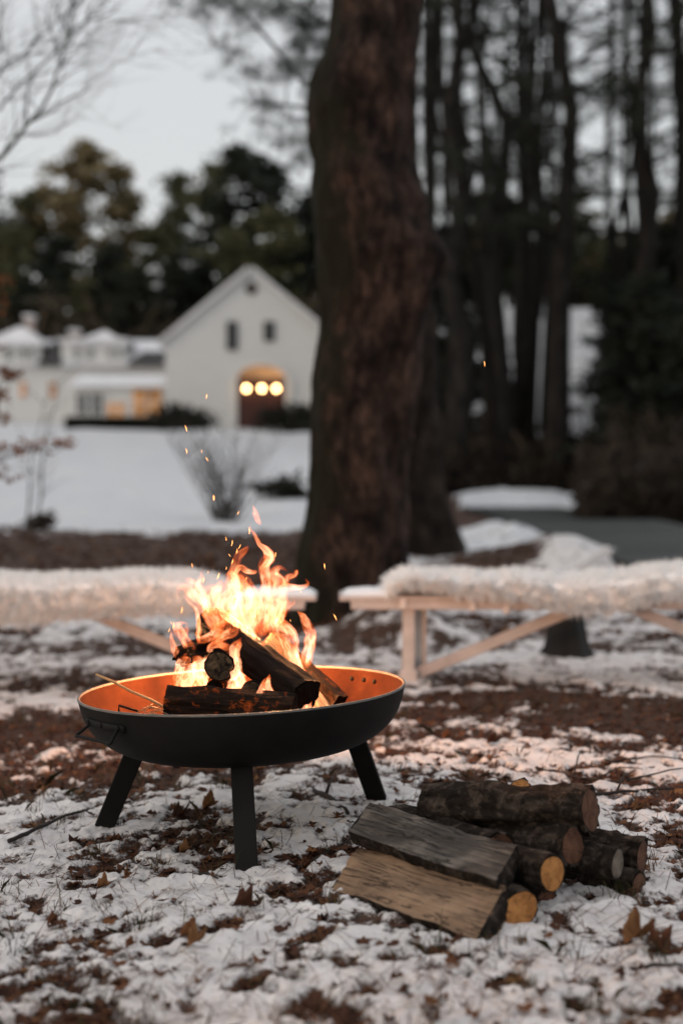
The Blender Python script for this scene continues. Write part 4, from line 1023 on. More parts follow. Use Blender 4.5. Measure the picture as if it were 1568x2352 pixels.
def fur(label, xs, tops, bots, y0, seed, nst=30000, end_l=True, end_r=True):
    """xs in photo px at the bench distance; tops / bots photo y"""
    X = np.array([P(q_, 1300, y0).x for q_ in xs])
    zt = np.array([P(0, q_, y0 - .05).z for q_ in tops]); zb = np.array([P(0, q_, y0 - .22).z for q_ in bots])
    nu, nv = 160, 30
    x_ = np.linspace(X[0], X[-1], nu); t = np.interp(x_, X, zt); b_ = np.interp(x_, X, zb)
    e_ = np.minimum((x_ - X[0]) / .10 if end_l else 9, (X[-1] - x_) / .10 if end_r else 9); e_ = np.sqrt(np.clip(e_, 0, 1) * (2 - np.clip(e_, 0, 1)))
    t = .478 + (t - .030 - .478) * (.25 + .75 * e_) + .012 * (fbm(x_ * 5, x_ * 0, seed) - .5)
    s_ = np.linspace(0, 1, nv)
    ks = np.array([0, .2, .35, .5, .65, .8, 1.])
    V = np.zeros((nu, nv, 3))
    for i_ in range(nu):
        yk = np.array([-.215, -.222, -.19, 0.0, .17, .21, .205]); zk = np.array([b_[i_] + .022, .43 if b_[i_] < .41 else b_[i_] + .03, t[i_] - .035, t[i_], t[i_] - .03, .46, .42])
        zk[1] = max(zk[1], b_[i_] + .03); 
        V[i_, :, 0] = x_[i_]; V[i_, :, 1] = y0 + np.interp(s_, ks, yk); V[i_, :, 2] = np.interp(s_, ks, zk)
    V[..., 2] += .018 * (fbm(V[..., 0] * 9, V[..., 1] * 9 + V[..., 2] * 6, seed + 3) - .5)
    i_ = np.arange((nu - 1) * (nv - 1)); a_ = (i_ // (nv - 1)) * nv + i_ % (nv - 1)
    Fq = np.stack([a_, a_ + nv, a_ + nv + 1, a_ + 1], 1)
    root = empty('fur_throw', (float(x_[nu // 2]), y0, .47)); tag(root, label, 'fur throw', 'fur throws on the benches')
    off = np.array(root.location)
    link('hide', npmesh('hide', V.reshape(-1, 3) - off, Fq), M['furbase'], root)
    # strands
    uu = rng.random(nst) * (nu - 1.001); vv = rng.random(nst) ** .85 * (nv - 1.001)
    iu = uu.astype(int); iv = vv.astype(int); fu = (uu - iu)[:, None]; fv = (vv - iv)[:, None]
    p00, p10, p01, p11 = V[iu, iv], V[iu + 1, iv], V[iu, iv + 1], V[iu + 1, iv + 1]
    B = (p00 * (1 - fu) + p10 * fu) * (1 - fv) + (p01 * (1 - fu) + p11 * fu) * fv
    nrm = -np.cross(p10 - p00, p01 - p00); nrm /= np.linalg.norm(nrm, axis=1)[:, None] + 1e-9
    nrm[nrm[:, 2] * 0 + (nrm * (B - np.array([0, y0, .44]) * np.array([0, 1, 1]) - B * np.array([1, 0, 0]))).sum(1) < 0] *= -1
    L_ = .028 + .045 * rng.random(nst) ** 1.5
    cl = np.stack([fbm(B[:, 0] * 30, B[:, 1] * 30 + B[:, 2] * 30, seed + 9, 2) - .5, fbm(B[:, 0] * 30 + 9, B[:, 2] * 30 + B[:, 1] * 30, seed + 19, 2) - .5, fbm(B[:, 0] * 22 + 30, B[:, 1] * 22, seed + 29, 2) - .5], 1)
    dirv = nrm * .75 + cl * 1.8 + rng.normal(0, .22, (nst, 3)) + np.array([0, -.1, -.55]) * sstep(.5, 0, vv / nv)[:, None]
    dirv /= np.linalg.norm(dirv, axis=1)[:, None]
    T_ = B + dirv * L_[:, None] + np.array([0, 0, -.3]) * (L_ ** 1)[:, None] * .5; Md = B + dirv * L_[:, None] * .55
    sv = np.cross(dirv, rvec(nst)); sv /= np.linalg.norm(sv, axis=1)[:, None] + 1e-9; sv *= .0016
    VS = np.stack([B - sv, B + sv, Md + sv, T_, Md - sv], 1).reshape(-1, 3) - off
    link('fur_pile', npmesh('fur_pile', VS, np.arange(nst)[:, None] * 5 + np.arange(5)[None], {'tint': np.repeat(rng.random(nst), 5)}), M['fur'], root, smooth=False)
    return root
fur('long fluffy white fur throw over the left bench', [-160, 0, 100, 200, 300, 400, 455, 520], [1310, 1312, 1316, 1312, 1306, 1306, 1310, 1325], [1445, 1448, 1440, 1430, 1425, 1410, 1400, 1392], BY, 3, end_l=False)
fur('fluffy white fur throw over the right bench, sagging in its middle', [886, 930, 1000, 1060, 1130, 1200, 1250, 1300, 1350, 1400, 1450, 1500, 1600, 1750], [1312, 1300, 1302, 1306, 1308, 1302, 1312, 1312, 1308, 1306, 1302, 1290, 1288, 1296], [1352, 1352, 1356, 1372, 1372, 1384, 1396, 1412, 1412, 1404, 1384, 1374, 1374, 1376], BY, 7, nst=34000, end_r=False)
# pegs clipped on the bench edge
for (px, py, lb) in ((925, 1385, 'pale clip hanging on the bench edge above the leg'), (1085, 1390, 'middle one of the pale clips on the edge of the right bench'), (1162, 1396, 'pale clip on the bench edge nearest the sagging fur')):
    p = P(px, py, BY - .185); mb = MB()
    mb.box((0, 0, .0), (.034, .012, .06), bev=.003); mb.box((0, .008, .022), (.03, .02, .012), bev=.002)
    o = mb.build('table_clip', M['peg']); o.location = p; tag(o, lb, 'clip', 'clips on the bench edge')
# snow heaps on the open bench ends
def snowcap(label, cx_, cy_, z_, lx, ly, h_, seed, name='bench_snow'):
    nu, nv = 40, 20; V = np.zeros((nu, nv, 3)); uu = np.linspace(-1, 1, nu)[:, None]; vv = np.linspace(-1, 1, nv)[None]
    V[..., 0] = cx_ + uu * lx; V[..., 1] = cy_ + vv * ly
    e_ = np.clip(1 - np.abs(uu) ** 4, 0, 1) * np.clip(1 - np.abs(vv) ** 4, 0, 1)
    V[..., 2] = z_ + h_ * e_ ** .5 * (.6 + .8 * fbm(V[..., 0] * 14, V[..., 1] * 14, seed))
    i_ = np.arange((nu - 1) * (nv - 1)); a_ = (i_ // (nv - 1)) * nv + i_ % (nv - 1)
    o = link(name, npmesh(name, V.reshape(-1, 3), np.stack([a_, a_ + nv, a_ + nv + 1, a_ + 1], 1)), M['snow'])
    return tag(o, label, 'snow', kind='stuff')
snowcap('thin snow lying on the bare end of the right bench', P(845, 1370, BY).x, BY, .466, .13, .165, .03, 3)
snowcap('thin snow lying on the bare end of the left bench', P(640, 1370, BY).x, BY, .466, .19, .165, .03, 5)

# ------------------------------------------------------------------ big trunks
def big_trunk(name, label, profile, d, m_, seed, amp=.03, n=110, rows_=360, cat='tree', zlow=None, burls=(), barkf=1.):
    pr_ = sorted(profile, key=lambda q_: -q_[0])     # bottom first
    z = np.array([P(0, q_[0], d).z for q_ in pr_]); xl = np.array([P(q_[1], 1000, d).x for q_ in pr_]); xr = np.array([P(q_[2], 1000, d).x for q_ in pr_])
    zz_ = np.linspace(z[0], z[-1], rows_)
    XL = np.interp(zz_, z, xl); XR = np.interp(zz_, z, xr)
    ker = np.ones(9) / 9
    XL = np.convolve(np.pad(XL, 4, 'edge'), ker, 'valid'); XR = np.convolve(np.pad(XR, 4, 'edge'), ker, 'valid')
    cx_ = (XL + XR) / 2; rr_ = (XR - XL) / 2
    x0 = cx_[0]; V = []
    for i_ in range(rows_):
        for k in range(n):
            a_ = 2 * math.pi * k / n; ca, sa = math.cos(a_), math.sin(a_)
            q_ = Vector((ca * 5.5, sa * 5.5, zz_[i_] * 1.5 + seed)) * barkf
            dn = mnoise.fractal(Vector((ca * 1.3, sa * 1.3, zz_[i_] * 1.1 + seed)), 1, 2, 3) * amp * 1.5
            dn += (abs(mnoise.noise(q_ * 1.6)) + .6 * abs(mnoise.noise(q_ * 3.1)) + .4 * mnoise.noise(q_ * 6)) * amp * .55 - amp * .4
            fl_ = 0
            for (by_, ba, br_, bh) in burls:
                zb_ = P(0, by_, d).z; da = (a_ - ba + math.pi) % (2 * math.pi) - math.pi
                fl_ += bh * math.exp(-((zz_[i_] - zb_) / br_) ** 2 - (da * rr_[i_] / br_) ** 2)
            r_ = rr_[i_] + dn + fl_
            V.append((cx_[i_] + r_ * ca - x0, r_ * sa, zz_[i_]))
    Fc = [(i_ * n + k, i_ * n + (k + 1) % n, (i_ + 1) * n + (k + 1) % n, (i_ + 1) * n + k) for i_ in range(rows_ - 1) for k in range(n)]
    root = empty(name, (x0, d, 0)); tag(root, label, cat)
    link('trunk', npmesh('trunk', V, Fc), M[m_], root)
    return root
t1 = big_trunk('maple_tree', 'massive reddish brown trunk with burls rising behind the fire', [
    (-900, 770, 985), (-300, 765, 972), (0, 765, 968), (100, 747, 966), (170, 714, 962), (250, 702, 958), (300, 712, 957), (350, 717, 960), (450, 716, 978), (560, 714, 996), (650, 716, 990), (740, 722, 966),
    (900, 717, 952), (1100, 706, 941), (1250, 696, 938), (1320, 690, 940), (1400, 680, 952), (1460, 655, 980), (1500, 640, 1000)], 10.3, 'bigbark', 2, amp=.042,
    burls=((1040, R(250), .10, .02), (560, R(300), .16, .03), (250, R(215), .2, .03), (590, R(262), .06, .03), (410, R(250), .08, .03), (600, R(345), .17, .12), (820, R(262), .08, .03), (470, R(330), .09, .04), (690, R(330), .08, .03), (170, R(200), .12, .04), (330, R(190), .08, .03)))
M['brownbark'] = bark_mat('brown_trunk_bark', (.005, .0038, .003), (.017, .012, .009), (.038, .026, .020), scale=10, bump=.9, ring=True)
t2 = big_trunk('oak_tree', 'dark second trunk standing close behind the reddish one on its right', [
    (-600, 900, 1000), (0, 880, 950), (400, 870, 962), (750, 870, 1000), (1000, 870, 1012), (1150, 860, 1030), (1200, 855, 1050), (1250, 840, 1072), (1290, 830, 1085)], 16.6, 'brownbark', 9, amp=.05, n=64, rows_=160)
# moss hummock at the trunk foot and stump
p = P(1300, 1505, 8.5)
root = empty('tree_stump', (p.x, p.y, gzt(p.x, p.y))); tag(root, 'low dark tree stump in the snow behind the right bench', 'stump'); root.scale = (.8, .8, .8)
mb = MB(); pts_ = []
V = []; n_ = 36
for i_, (r_, z_) in enumerate([(.34, -.05), (.20, .02), (.16, .08), (.145, .16), (.125, .24), (.11, .30)]):
    for k in range(n_):
        a_ = 2 * math.pi * k / n_; rr_ = r_ * (1 + .10 * math.sin(5 * a_ + 1) + .05 * math.sin(9 * a_)) ; V.append((rr_ * math.cos(a_), rr_ * math.sin(a_), z_ + (.03 * math.sin(3 * a_) + .02 * math.sin(7 * a_)) * (i_ > 3)))
Fc = [(i_ * n_ + k, i_ * n_ + (k + 1) % n_, (i_ + 1) * n_ + (k + 1) % n_, (i_ + 1) * n_ + k) for i_ in range(5) for k in range(n_)]
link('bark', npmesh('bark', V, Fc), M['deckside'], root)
me = bpy.data.meshes.new('cut_top'); me.from_pydata([V[5 * n_ + k] for k in range(n_)], [], [tuple(range(n_))]); me.update(); link('cut_top', me, M['deckside'], root, smooth=False)

# ------------------------------------------------------------------ boardwalk and pale plank
bw = empty('boardwalk', (0, 0, 0)); tag(bw, 'low dark wooden boardwalk leading back past the snow on the right', 'boardwalk')
NE = [P(1468, 1306, 13.2), P(1455, 1300, 13.4), P(1330, 1250, 17.5), P(1200, 1205, 25.0), P(1110, 1173, 36), P(1030, 1160, 44)]
FE = [P(1900, 1330, 13.2), P(1880, 1300, 13.6), P(1700, 1240, 19), P(1480, 1186, 30), P(1230, 1156, 45), P(1060, 1152, 48)]
def lerp_poly(pl, t_):
    s_ = t_ * (len(pl) - 1); i_ = min(int(s_), len(pl) - 2); return pl[i_].lerp(pl[i_ + 1], s_ - i_)
mb = MB(); K = 90; zt_ = .28
prevv = None
for k in range(K):
    a0, a1 = lerp_poly(NE, k / K), lerp_poly(NE, (k + .88) / K); b0, b1 = lerp_poly(FE, k / K), lerp_poly(FE, (k + .88) / K)
    vs = [Vector((p_.x, p_.y, zt_ + dz)) for dz in (0, -.04) for p_ in (a0, a1, b1, b0)]
    jx = random.uniform(-.01, .01); vs = [v + Vector((0, 0, jx * .5)) for v in vs]
    mb.add(vs, [(0, 1, 2, 3), (7, 6, 5, 4), (0, 4, 5, 1), (1, 5, 6, 2), (2, 6, 7, 3), (3, 7, 4, 0)])
mb.build('deck_boards', M['deck'], bw)
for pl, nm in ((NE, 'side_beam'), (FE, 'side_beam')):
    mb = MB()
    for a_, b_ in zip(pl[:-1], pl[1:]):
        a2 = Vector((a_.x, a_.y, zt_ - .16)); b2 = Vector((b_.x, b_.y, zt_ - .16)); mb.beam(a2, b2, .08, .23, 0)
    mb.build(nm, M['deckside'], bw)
mb = MB(); a_ = P(1325, 1312, 11.8); b_ = P(1400, 1262, 11.9); mb.beam((0, 0, 0), b_ - a_, .05, .085, .008)
o = mb.build('pale_plank', M['peg']); o.location = a_; tag(o, 'pale plank end sticking out of the snow beside the boardwalk', 'plank')

# ------------------------------------------------------------------ vegetation generators
def limb_path(p0, dir_, L_, n_=8, wob=.12, droop=0., rs=random):
    pts_ = [Vector(p0)]; d_ = Vector(dir_).normalized()
    for k in range(n_):
        d_ = (d_ + Vector((rs.gauss(0, wob), rs.gauss(0, wob), rs.gauss(0, wob) - droop))).normalized()
        pts_.append(pts_[-1] + d_ * (L_ / n_))
    return pts_
def shrub(name, label, base, h_, n_st, spread, mname='palebark', rad=.012, cat='shrub', sub=3, seed=1, group=None, lean=0, wob=.08):
    rs = random.Random(seed); mb = MB()
    for k in range(n_st):
        a_ = rs.uniform(0, 6.283); sp_ = rs.uniform(.1, 1) * spread
        path = limb_path((rs.gauss(0, .08), rs.gauss(0, .08), -.05), (math.cos(a_) * sp_ + lean, math.sin(a_) * sp_, 1), h_ * rs.uniform(.6, 1.1), 9, wob, 0, rs)
        mb.tube(path, [rad * (1 - .85 * q_ / 9) for q_ in range(10)], 5)
        for j in range(sub):
            s_ = path[rs.randint(3, 8)]; b_ = rs.uniform(0, 6.28)
            pth = limb_path(s_, (math.cos(b_) * .6, math.sin(b_) * .6, .8), h_ * rs.uniform(.2, .4), 5, .12, 0, rs)
            mb.tube(pth, [rad * .45 * (1 - .8 * q_ / 5) for q_ in range(6)], 4)
    o = mb.build(name, M[mname], smooth=True); o.location = base
    return tag(o, label, cat, group)
def crown_mesh(clumps, per, qs, asp=1.0, tint_bias=0., streak=False):
    """clumps: (n,4) centre + radius"""
    C = np.asarray(clumps, float); n_ = len(C)
    idx = np.repeat(np.arange(n_), per); v = rng.normal(size=(len(idx), 3)); v[:, 2] *= .55
    pos = C[idx, :3] + v * C[idx, 3:4] * .5
    s_ = qs * (.5 + rng.random(len(idx)))
    U_ = rvec(len(idx)); 
    if streak: U_[:, 2] = np.abs(U_[:, 2]) * .6
    W_ = np.cross(U_, rvec(len(idx))); W_ /= np.linalg.norm(W_, axis=1)[:, None] + 1e-9
    ti = np.clip(np.repeat(rng.random(n_), per) * .75 + .35 * rng.random(len(idx)) + tint_bias, 0, 1)
    return quads(pos, U_ * s_[:, None], W_ * (s_ * asp)[:, None], ti)
def pine(H, h0, spread, seed, nl=46, per=26, qs=.16, shape='pine', mneed='needles', rtrunk=.22, asp=.55, cl=.7, top=.15):
    rs = random.Random(seed); mb = MB()
    path = [Vector((rs.gauss(0, .06) * q_, rs.gauss(0, .06) * q_, H * q_ / 10)) for q_ in range(11)]
    mb.tube([Vector((0, 0, -.4))] + path, [rtrunk * 1.25] + [rtrunk * (1 - .9 * q_ / 10) for q_ in range(11)], 10)
    cls = []
    for k in range(nl):
        t_ = (k + rs.random()) / nl; z_ = h0 + (H - h0) * t_ * .98
        if shape == 'pine': R_ = spread * ((1 - t_) ** .7 * .9 + top) * (.55 + .7 * rs.random())
        else: R_ = spread * math.sqrt(max(.05, 1 - (2 * t_ - .9) ** 2)) * (.4 + .8 * rs.random())
        a_ = rs.uniform(0, 6.283); s_ = path[min(10, int(z_ / H * 10))].copy(); s_.z = z_
        lp = limb_path(s_, (math.cos(a_), math.sin(a_), .25), R_, 5, .12, 0, rs)
        mb.tube(lp, [rtrunk * .22 * (1 - .8 * q_ / 5) + .008 for q_ in range(6)], 4)
        for q_ in (2, 3, 4, 5):
            if rs.random() < .85:
                p_ = lp[q_]; cls.append((p_.x + rs.gauss(0, .15), p_.y + rs.gauss(0, .15), p_.z + rs.gauss(0, .12), cl * rs.uniform(.5, 1.1)))
    V, Fq, t = crown_mesh(cls, per, qs, asp)
    return mb, npmesh('crown', V, Fq, {'tint': t}), mneed
def place_tree(name, variant, loc, rz, scale, label, group, first, cat='tree'):
    root = empty(name, loc, rz); root.scale = (scale[0], scale[0], scale[1]); tag(root, label, cat, group)
    if variant.get('obs') is None:
        mb, cm, mn = variant['gen']
        tr = mb.build('trunk', M['greybark'], root, smooth=True); cr_ = link('crown', cm, M[mn], root, smooth=False)
        variant['obs'] = (tr, cr_)
    else:
        for o_ in variant['obs']:
            c_ = o_.copy(); COL.objects.link(c_); c_.parent = root
    return root
# --- treeline behind the houses (left)
varg = [dict(gen=pine(20, 3, 3.6, s_, nl=62, per=20, qs=.20, mneed=mn, shape=sh, rtrunk=.3, cl=1.15)) for s_, mn, sh in ((1, 'needles', 'pine'), (2, 'goldneedles', 'round'), (3, 'darkneedles', 'pine'), (4, 'needles', 'round'), (5, 'goldneedles', 'pine'), (6, 'darkneedles', 'round'))]
GT = 'pines behind the white houses'
def behind(px, ytop, d, var, lab, sx=1.0):
    p_ = P(px, 900, d); z0 = gzt(p_.x, d) - .2; zt2 = P(px, ytop, d).z
    s_ = (zt2 - z0) / 20
    place_tree('pine_tree', varg[var], (p_.x, d, z0), random.uniform(0, 6), (s_ * sx, s_), lab, GT, False)
behind(190, 325, 96, 1, 'golden green pine, the tallest behind the low white house', 1.15)
behind(290, 385, 98, 4, 'golden pine just right of the tallest one over the low house', .9)
behind(-20, 385, 95, 2, 'dark pine at the left edge behind the chimneys', 1.1)
behind(85, 430, 97, 3, 'short green pine between the dark left one and the tallest', 1.0)
behind(560, 335, 92, 5, 'broad dark round pine above the barn roof', 1.1)
behind(640, 365, 94, 2, 'dark pine between the barn and the big trunk', 1.2)
behind(500, 370, 97, 0, 'dark pine just left of the broad one over the barn', 1.0)
behind(405, 395, 99, 0, 'slender green pine rising between house and barn', .8)
behind(345, 520, 93, 3, 'low green pine filling the gap between house and barn', 1.1)
behind(450, 560, 90, 2, 'low dark pine directly left of the barn roof', 1.1)
for (px, yt, d, v_, sx) in ((30, 520, 90, 0, 1.3), (130, 540, 90, 5, 1.2), (240, 560, 89, 2, 1.2), (620, 480, 88, 0, 1.3), (700, 430, 92, 2, 1.2), (400, 600, 88, 5, 1.2), (540, 520, 88, 3, 1.1), (760, 420, 95, 5, 1.2), (-90, 450, 95, 1, 1.2), (-60, 600, 88, 3, 1.3), (840, 400, 96, 2, 1.2), (310, 620, 87, 5, 1.2), (190, 640, 88, 0, 1.3), (70, 640, 88, 5, 1.3)):
    behind(px, yt, d, v_, 'dense lower evergreen filling the wood behind the white houses', sx)
# --- woods on the right: named pines
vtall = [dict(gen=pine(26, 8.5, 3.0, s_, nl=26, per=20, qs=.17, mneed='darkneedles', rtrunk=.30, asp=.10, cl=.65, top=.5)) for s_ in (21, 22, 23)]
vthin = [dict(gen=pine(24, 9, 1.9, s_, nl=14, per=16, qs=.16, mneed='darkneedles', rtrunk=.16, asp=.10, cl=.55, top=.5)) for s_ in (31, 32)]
GR = 'tall pines in the wood on the right'
def wood_tree(px, d, var, wpx, lab, h=None, lean=0.):
    p_ = P(px, 1100, d); z0 = gzt(p_.x, d) - .3
    base_r = .30 if var in vtall else .16
    rr_ = wpx / 2 / F * d; s_ = rr_ / base_r * 1.25
    sz = 1.0
    root = place_tree('pine_tree', var, (p_.x, d, z0), random.uniform(0, 6), (s_, sz), lab, GR, False)
    root.rotation_euler.y = lean
    return root
wood_tree(1053, 47, vtall[0], 54, 'thick dark pine trunk standing just right of the two big trunks', lean=0)
wood_tree(1145, 48, vtall[1], 40, 'slightly wavy pine trunk, second from the big trunks', lean=.0)
wood_tree(1282, 47, vtall[2], 52, 'thick pine trunk in the middle of the wood on the right')
wood_tree(1437, 50, vthin[0], 20, 'thin straight pine trunk beside the thick one near the right edge')
wood_tree(1478, 46.5, vtall[0], 48, 'thick dark pine trunk with a branch fork near the right edge')
wood_tree(995, 52, vthin[1], 18, 'thin pine trunk right beside the edge of the big trunk')
wood_tree(1225, 55, vthin[0], 18, 'thin pine trunk left of the middle thick one')
wood_tree(1545, 50, vthin[1], 26, 'slim pine trunk at the right edge of the wood')
rsw = random.Random(5)
bare = []
for q_ in range(3):
    r2 = random.Random(60 + q_); mb = MB(); pth = limb_path((0, 0, -.4), (0, 0, 1), 24, 12, .018, 0, r2); mb.tube(pth, [.15 * (1 - .045 * q) for q in range(13)], 8)
    for j in range(60):
        i_ = r2.randint(2, 11); s_ = pth[i_].lerp(pth[i_ + 1 if i_ < 12 else i_], r2.random()); a_ = r2.uniform(0, 6.28)
        lp = limb_path(s_, (math.cos(a_), math.sin(a_), r2.uniform(-.2, .5)), r2.uniform(.4, 2.0), 5, .16, .03, r2); mb.tube(lp, [.022 * (1 - .17 * q) for q in range(6)], 4)
    bare.append(mb.build('slender_tree', M['greybark'], smooth=True))
for k in range(34):
    px = rsw.uniform(985, 1640); d = rsw.uniform(47, 82)
    if 1300 < px < 1392 and rsw.random() < .7: px -= 92
    o = bare[k] if k < 3 else bare[k % 3].copy()
    if k >= 3: COL.objects.link(o)
    p_ = P(px, 1100, d); o.location = (p_.x, d, gzt(p_.x, d) - .1); o.rotation_euler = (0, rsw.gauss(0, .03), rsw.uniform(0, 6)); s_ = rsw.uniform(.6, 1.5); o.scale = (s_, s_, 1.1)
    tag(o, 'dark bare slender trunk with short dead twigs deep in the right wood', 'tree', 'slender trunks in the right wood')
for k in range(12):
    px = rsw.uniform(1010, 1620); d = rsw.uniform(46, 72)
    if 1290 < px < 1395: px -= 90
    r_ = wood_tree(px, d, rsw.choice(vthin), rsw.uniform(10, 20), 'dark slender trunk deep in the wood on the right', lean=rsw.gauss(0, .05))
# dark backdrop pines deeper in
for k in range(30):
    px = 990 + 23 * k + rsw.uniform(-10, 10); d = rsw.uniform(84, 104)
    yt = rsw.uniform(430, 640)
    p_ = P(px, 900, d); z0 = gzt(p_.x, d) - .2; s_ = (P(px, yt, d).z - z0) / 20
    place_tree('pine_tree', varg[rsw.choice([2, 2, 5, 5, 0, 4])], (p_.x, d, z0), rsw.uniform(0, 6), (s_ * 2.1, s_), 'dense dark pine closing the far end of the wood on the right', 'far pines beyond the hillside', False)
# lower dense evergreens in front of parts of the hill
for (px, yt, d) in ((1000, 560, 56), (1060, 640, 60), (1440, 560, 56), (1500, 520, 50), (1570, 560, 54), (1470, 640, 46), (1540, 680, 45), (1610, 600, 50), (1420, 640, 62)):
    p_ = P(px, 900, d); z0 = gzt(p_.x, d) - .2; s_ = (P(px, yt, d).z - z0) / 20
    place_tree('pine_tree', varg[rsw.choice([2, 5])], (p_.x, d, z0), rsw.uniform(0, 6), (s_ * 1.5, s_), 'young dark evergreen growing among the trunks of the right wood', 'young evergreens in the right wood', False)
# multi-stem dark tree before the hillside
rs = random.Random(3); mb = MB()
for (sx, lx_) in ((0, -.9), (.2, -.35), (.5, .25), (-.2, -.6), (.7, .7)):
    path = limb_path((sx * .5, 0, -.2), (lx_ * .28, 0, 1), 11, 10, .05, 0, rs); mb.tube(path, [.24 * (1 - .07 * q_) for q_ in range(11)], 8)
p_ = P(1165, 1000, 50); o = mb.build('clump_tree', M['greybark'], smooth=True); o.location = (p_.x, 50, gzt(p_.x, 50) - .2); tag(o, 'dark multi stemmed tree leaning apart in front of the snowy hillside', 'tree')
# undergrowth brush: stuff
def brush(name, label, boxes, n, size, mname, asp=.12, kind='stuff'):
    Vs = []; Fs = []; ts = []; b0 = 0
    for (px0, px1, d0, d1, h_) in boxes:
        m_ = n; dd = rng.uniform(d0, d1, m_); px = rng.uniform(px0, px1, m_); xq = (px - 784) / F * dd
        zq = terrain(xq, dd) + np.minimum(np.abs(rng.normal(0, .45, m_)), .85) * h_ * (.5 + fbm(xq * .5, dd * .5, 77))
        U_ = rng.normal(size=(m_, 3)) * np.array([.6, .6, 1.0]); U_ /= np.linalg.norm(U_, axis=1)[:, None]; W_ = np.cross(U_, rvec(m_))
        s_ = size * (.5 + rng.random(m_)) * dd / 45
        V, Fq, t = quads(np.stack([xq, dd, zq], 1), U_ * s_[:, None], W_ * (s_ * asp)[:, None])
        Vs.append(V); Fs.append(Fq + b0); ts.append(t); b0 += len(V)
    o = link(name, npmesh(name, np.concatenate(Vs), np.concatenate(Fs), {'tint': np.concatenate(ts)}), M[mname], smooth=False)
    return tag(o, label, 'undergrowth', kind=kind)
M['brushm'] = attr_tint('brown_brush', [(0, (.012, .009, .007)), (.6, (.03, .021, .015)), (1, (.06, .045, .03))])
brush('undergrowth', 'tangled brown undergrowth under the trees of the right wood', [(960, 1700, 46, 54, 2.4), (1400, 1750, 40, 60, 2.8), (1330, 1600, 28, 36, 1.5), (960, 1060, 50, 60, 2.2)], 9000, .30, 'brushm')
M['brushl'] = attr_tint('olive_brush', [(0, (.03, .025, .017)), (.6, (.065, .052, .034)), (1, (.12, .095, .065))])
brush('undergrowth', 'olive brown thicket at the foot of the pines behind the houses', [(-200, 720, 86, 92, 7)], 12000, .5, 'brushl', asp=.12)

# --- snowy bush clump at right (dark shrubs by boardwalk)
shrub('shrub', 'dark bare shrub standing between snow and boardwalk at the right', (P(1425, 1160, 30).x, 30, gzt(P(1425, 1160, 30).x, 30)), 1.1, 110, 1.2, 'greybark', .022, seed=4, sub=5)
shrub('shrub', 'bare many stemmed shrub fanning out on the snowy lawn', (P(522, 1190, 21.8).x, 21.8, gzt(P(522, 1190, 21.8).x, 21.8)), 1.75, 48, .80, 'palebark', .014, seed=8, sub=3)
p_ = P(655, 1142, 26)
def leafball(name, label, base, h_, w_, n, qs, mname, cat='bush'):
    nc_ = 26; c = rng.normal(size=(nc_, 4)); c[:, :2] *= w_ * .35; c[:, 2] = np.abs(c[:, 2]) * h_ * .35 + h_ * .15; c[:, 3] = h_ * .5
    V, Fq, t = crown_mesh(c, n // nc_, qs, .5)
    root = empty(name, base); tag(root, label, cat)
    link('foliage', npmesh('foliage', V, Fq, {'tint': t}), M[mname], root, smooth=False)
    mb = MB()
    for k in range(6):
        a_ = k * 1.05; mb.tube([(0, 0, -.1), (math.cos(a_) * w_ * .15, math.sin(a_) * w_ * .15, h_ * .3), (math.cos(a_) * w_ * .3, math.sin(a_) * w_ * .3, h_ * .7)], [.02 * h_, .015 * h_, .005 * h_], 5)
    mb.build('stem', M['greybark'], root)
    return root
leafball('bush', 'small dark bush on the snowy lawn beside the big trunk', (p_.x, 26, gzt(p_.x, 26)), .40, .62, 600, .045, 'hedge')
for (px, d, h_, w_, lb) in ((440, 67, 1.3, 1.7, 'dark round bush against the barn left of its doorway'), (655, 67, 1.1, 2.0, 'dark round bush against the barn right of its doorway'), (700, 66, .8, 1.4, 'low dark bush between the barn wall and the big trunk')):
    p_ = P(px, 980, d); leafball('bush', lb, (p_.x, d, gzt(p_.x, d)), h_, w_, 1000, .12, 'hedge')
# dark base of shrub
p_ = P(88, 1185, 18.6); leafball('bush', 'little brown dead bush at the foot of the saplings on the left', (p_.x, 18.6, gzt(p_.x, 18.6)), .22, .22, 300, .03, 'twigs')
# clipped hedge before the house
hx0, hx1 = P(155, 980, 70).x, P(420, 980, 70).x
V, Fq, t = quads(np.stack([rng.uniform(hx0, hx1, 7000), rng.uniform(69.3, 70.2, 7000), gzt(0, 70) - .1 + rng.uniform(0, .62, 7000)], 1), rvec(7000) * .09, rvec(7000) * .06)
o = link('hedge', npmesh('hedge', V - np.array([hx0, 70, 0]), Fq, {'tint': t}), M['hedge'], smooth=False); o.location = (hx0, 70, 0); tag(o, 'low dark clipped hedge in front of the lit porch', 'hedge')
# saplings on the lawn left
for (px, ty, bpx, d, lb) in ((130, 880, 75, 17.5, 'thin pale sapling leaning right on the left of the lawn'), (95, 930, 50, 16.8, 'thin upright sapling farther left on the lawn')):
    b_ = P(bpx, 1200, d); b_.z = gzt(b_.x, d); t_ = P(px, ty, d); mb = MB()
    pth = [b_.lerp(t_, q_ / 8) - b_ + Vector((.03 * math.sin(q_), 0, 0)) for q_ in range(9)]
    mb.tube(pth, [.016 * (1 - .09 * q_) for q_ in range(9)], 6)
    for k in range(9):
        s_ = pth[random.randint(2, 8)]; mb.tube(limb_path(s_, (random.gauss(0, 1), random.gauss(0, .5), 1), .5, 4, .1), [.006, .005, .004, .003, .001], 4)
    o = mb.build('sapling', M['palebark'], smooth=True); o.location = b_; tag(o, lb, 'sapling')
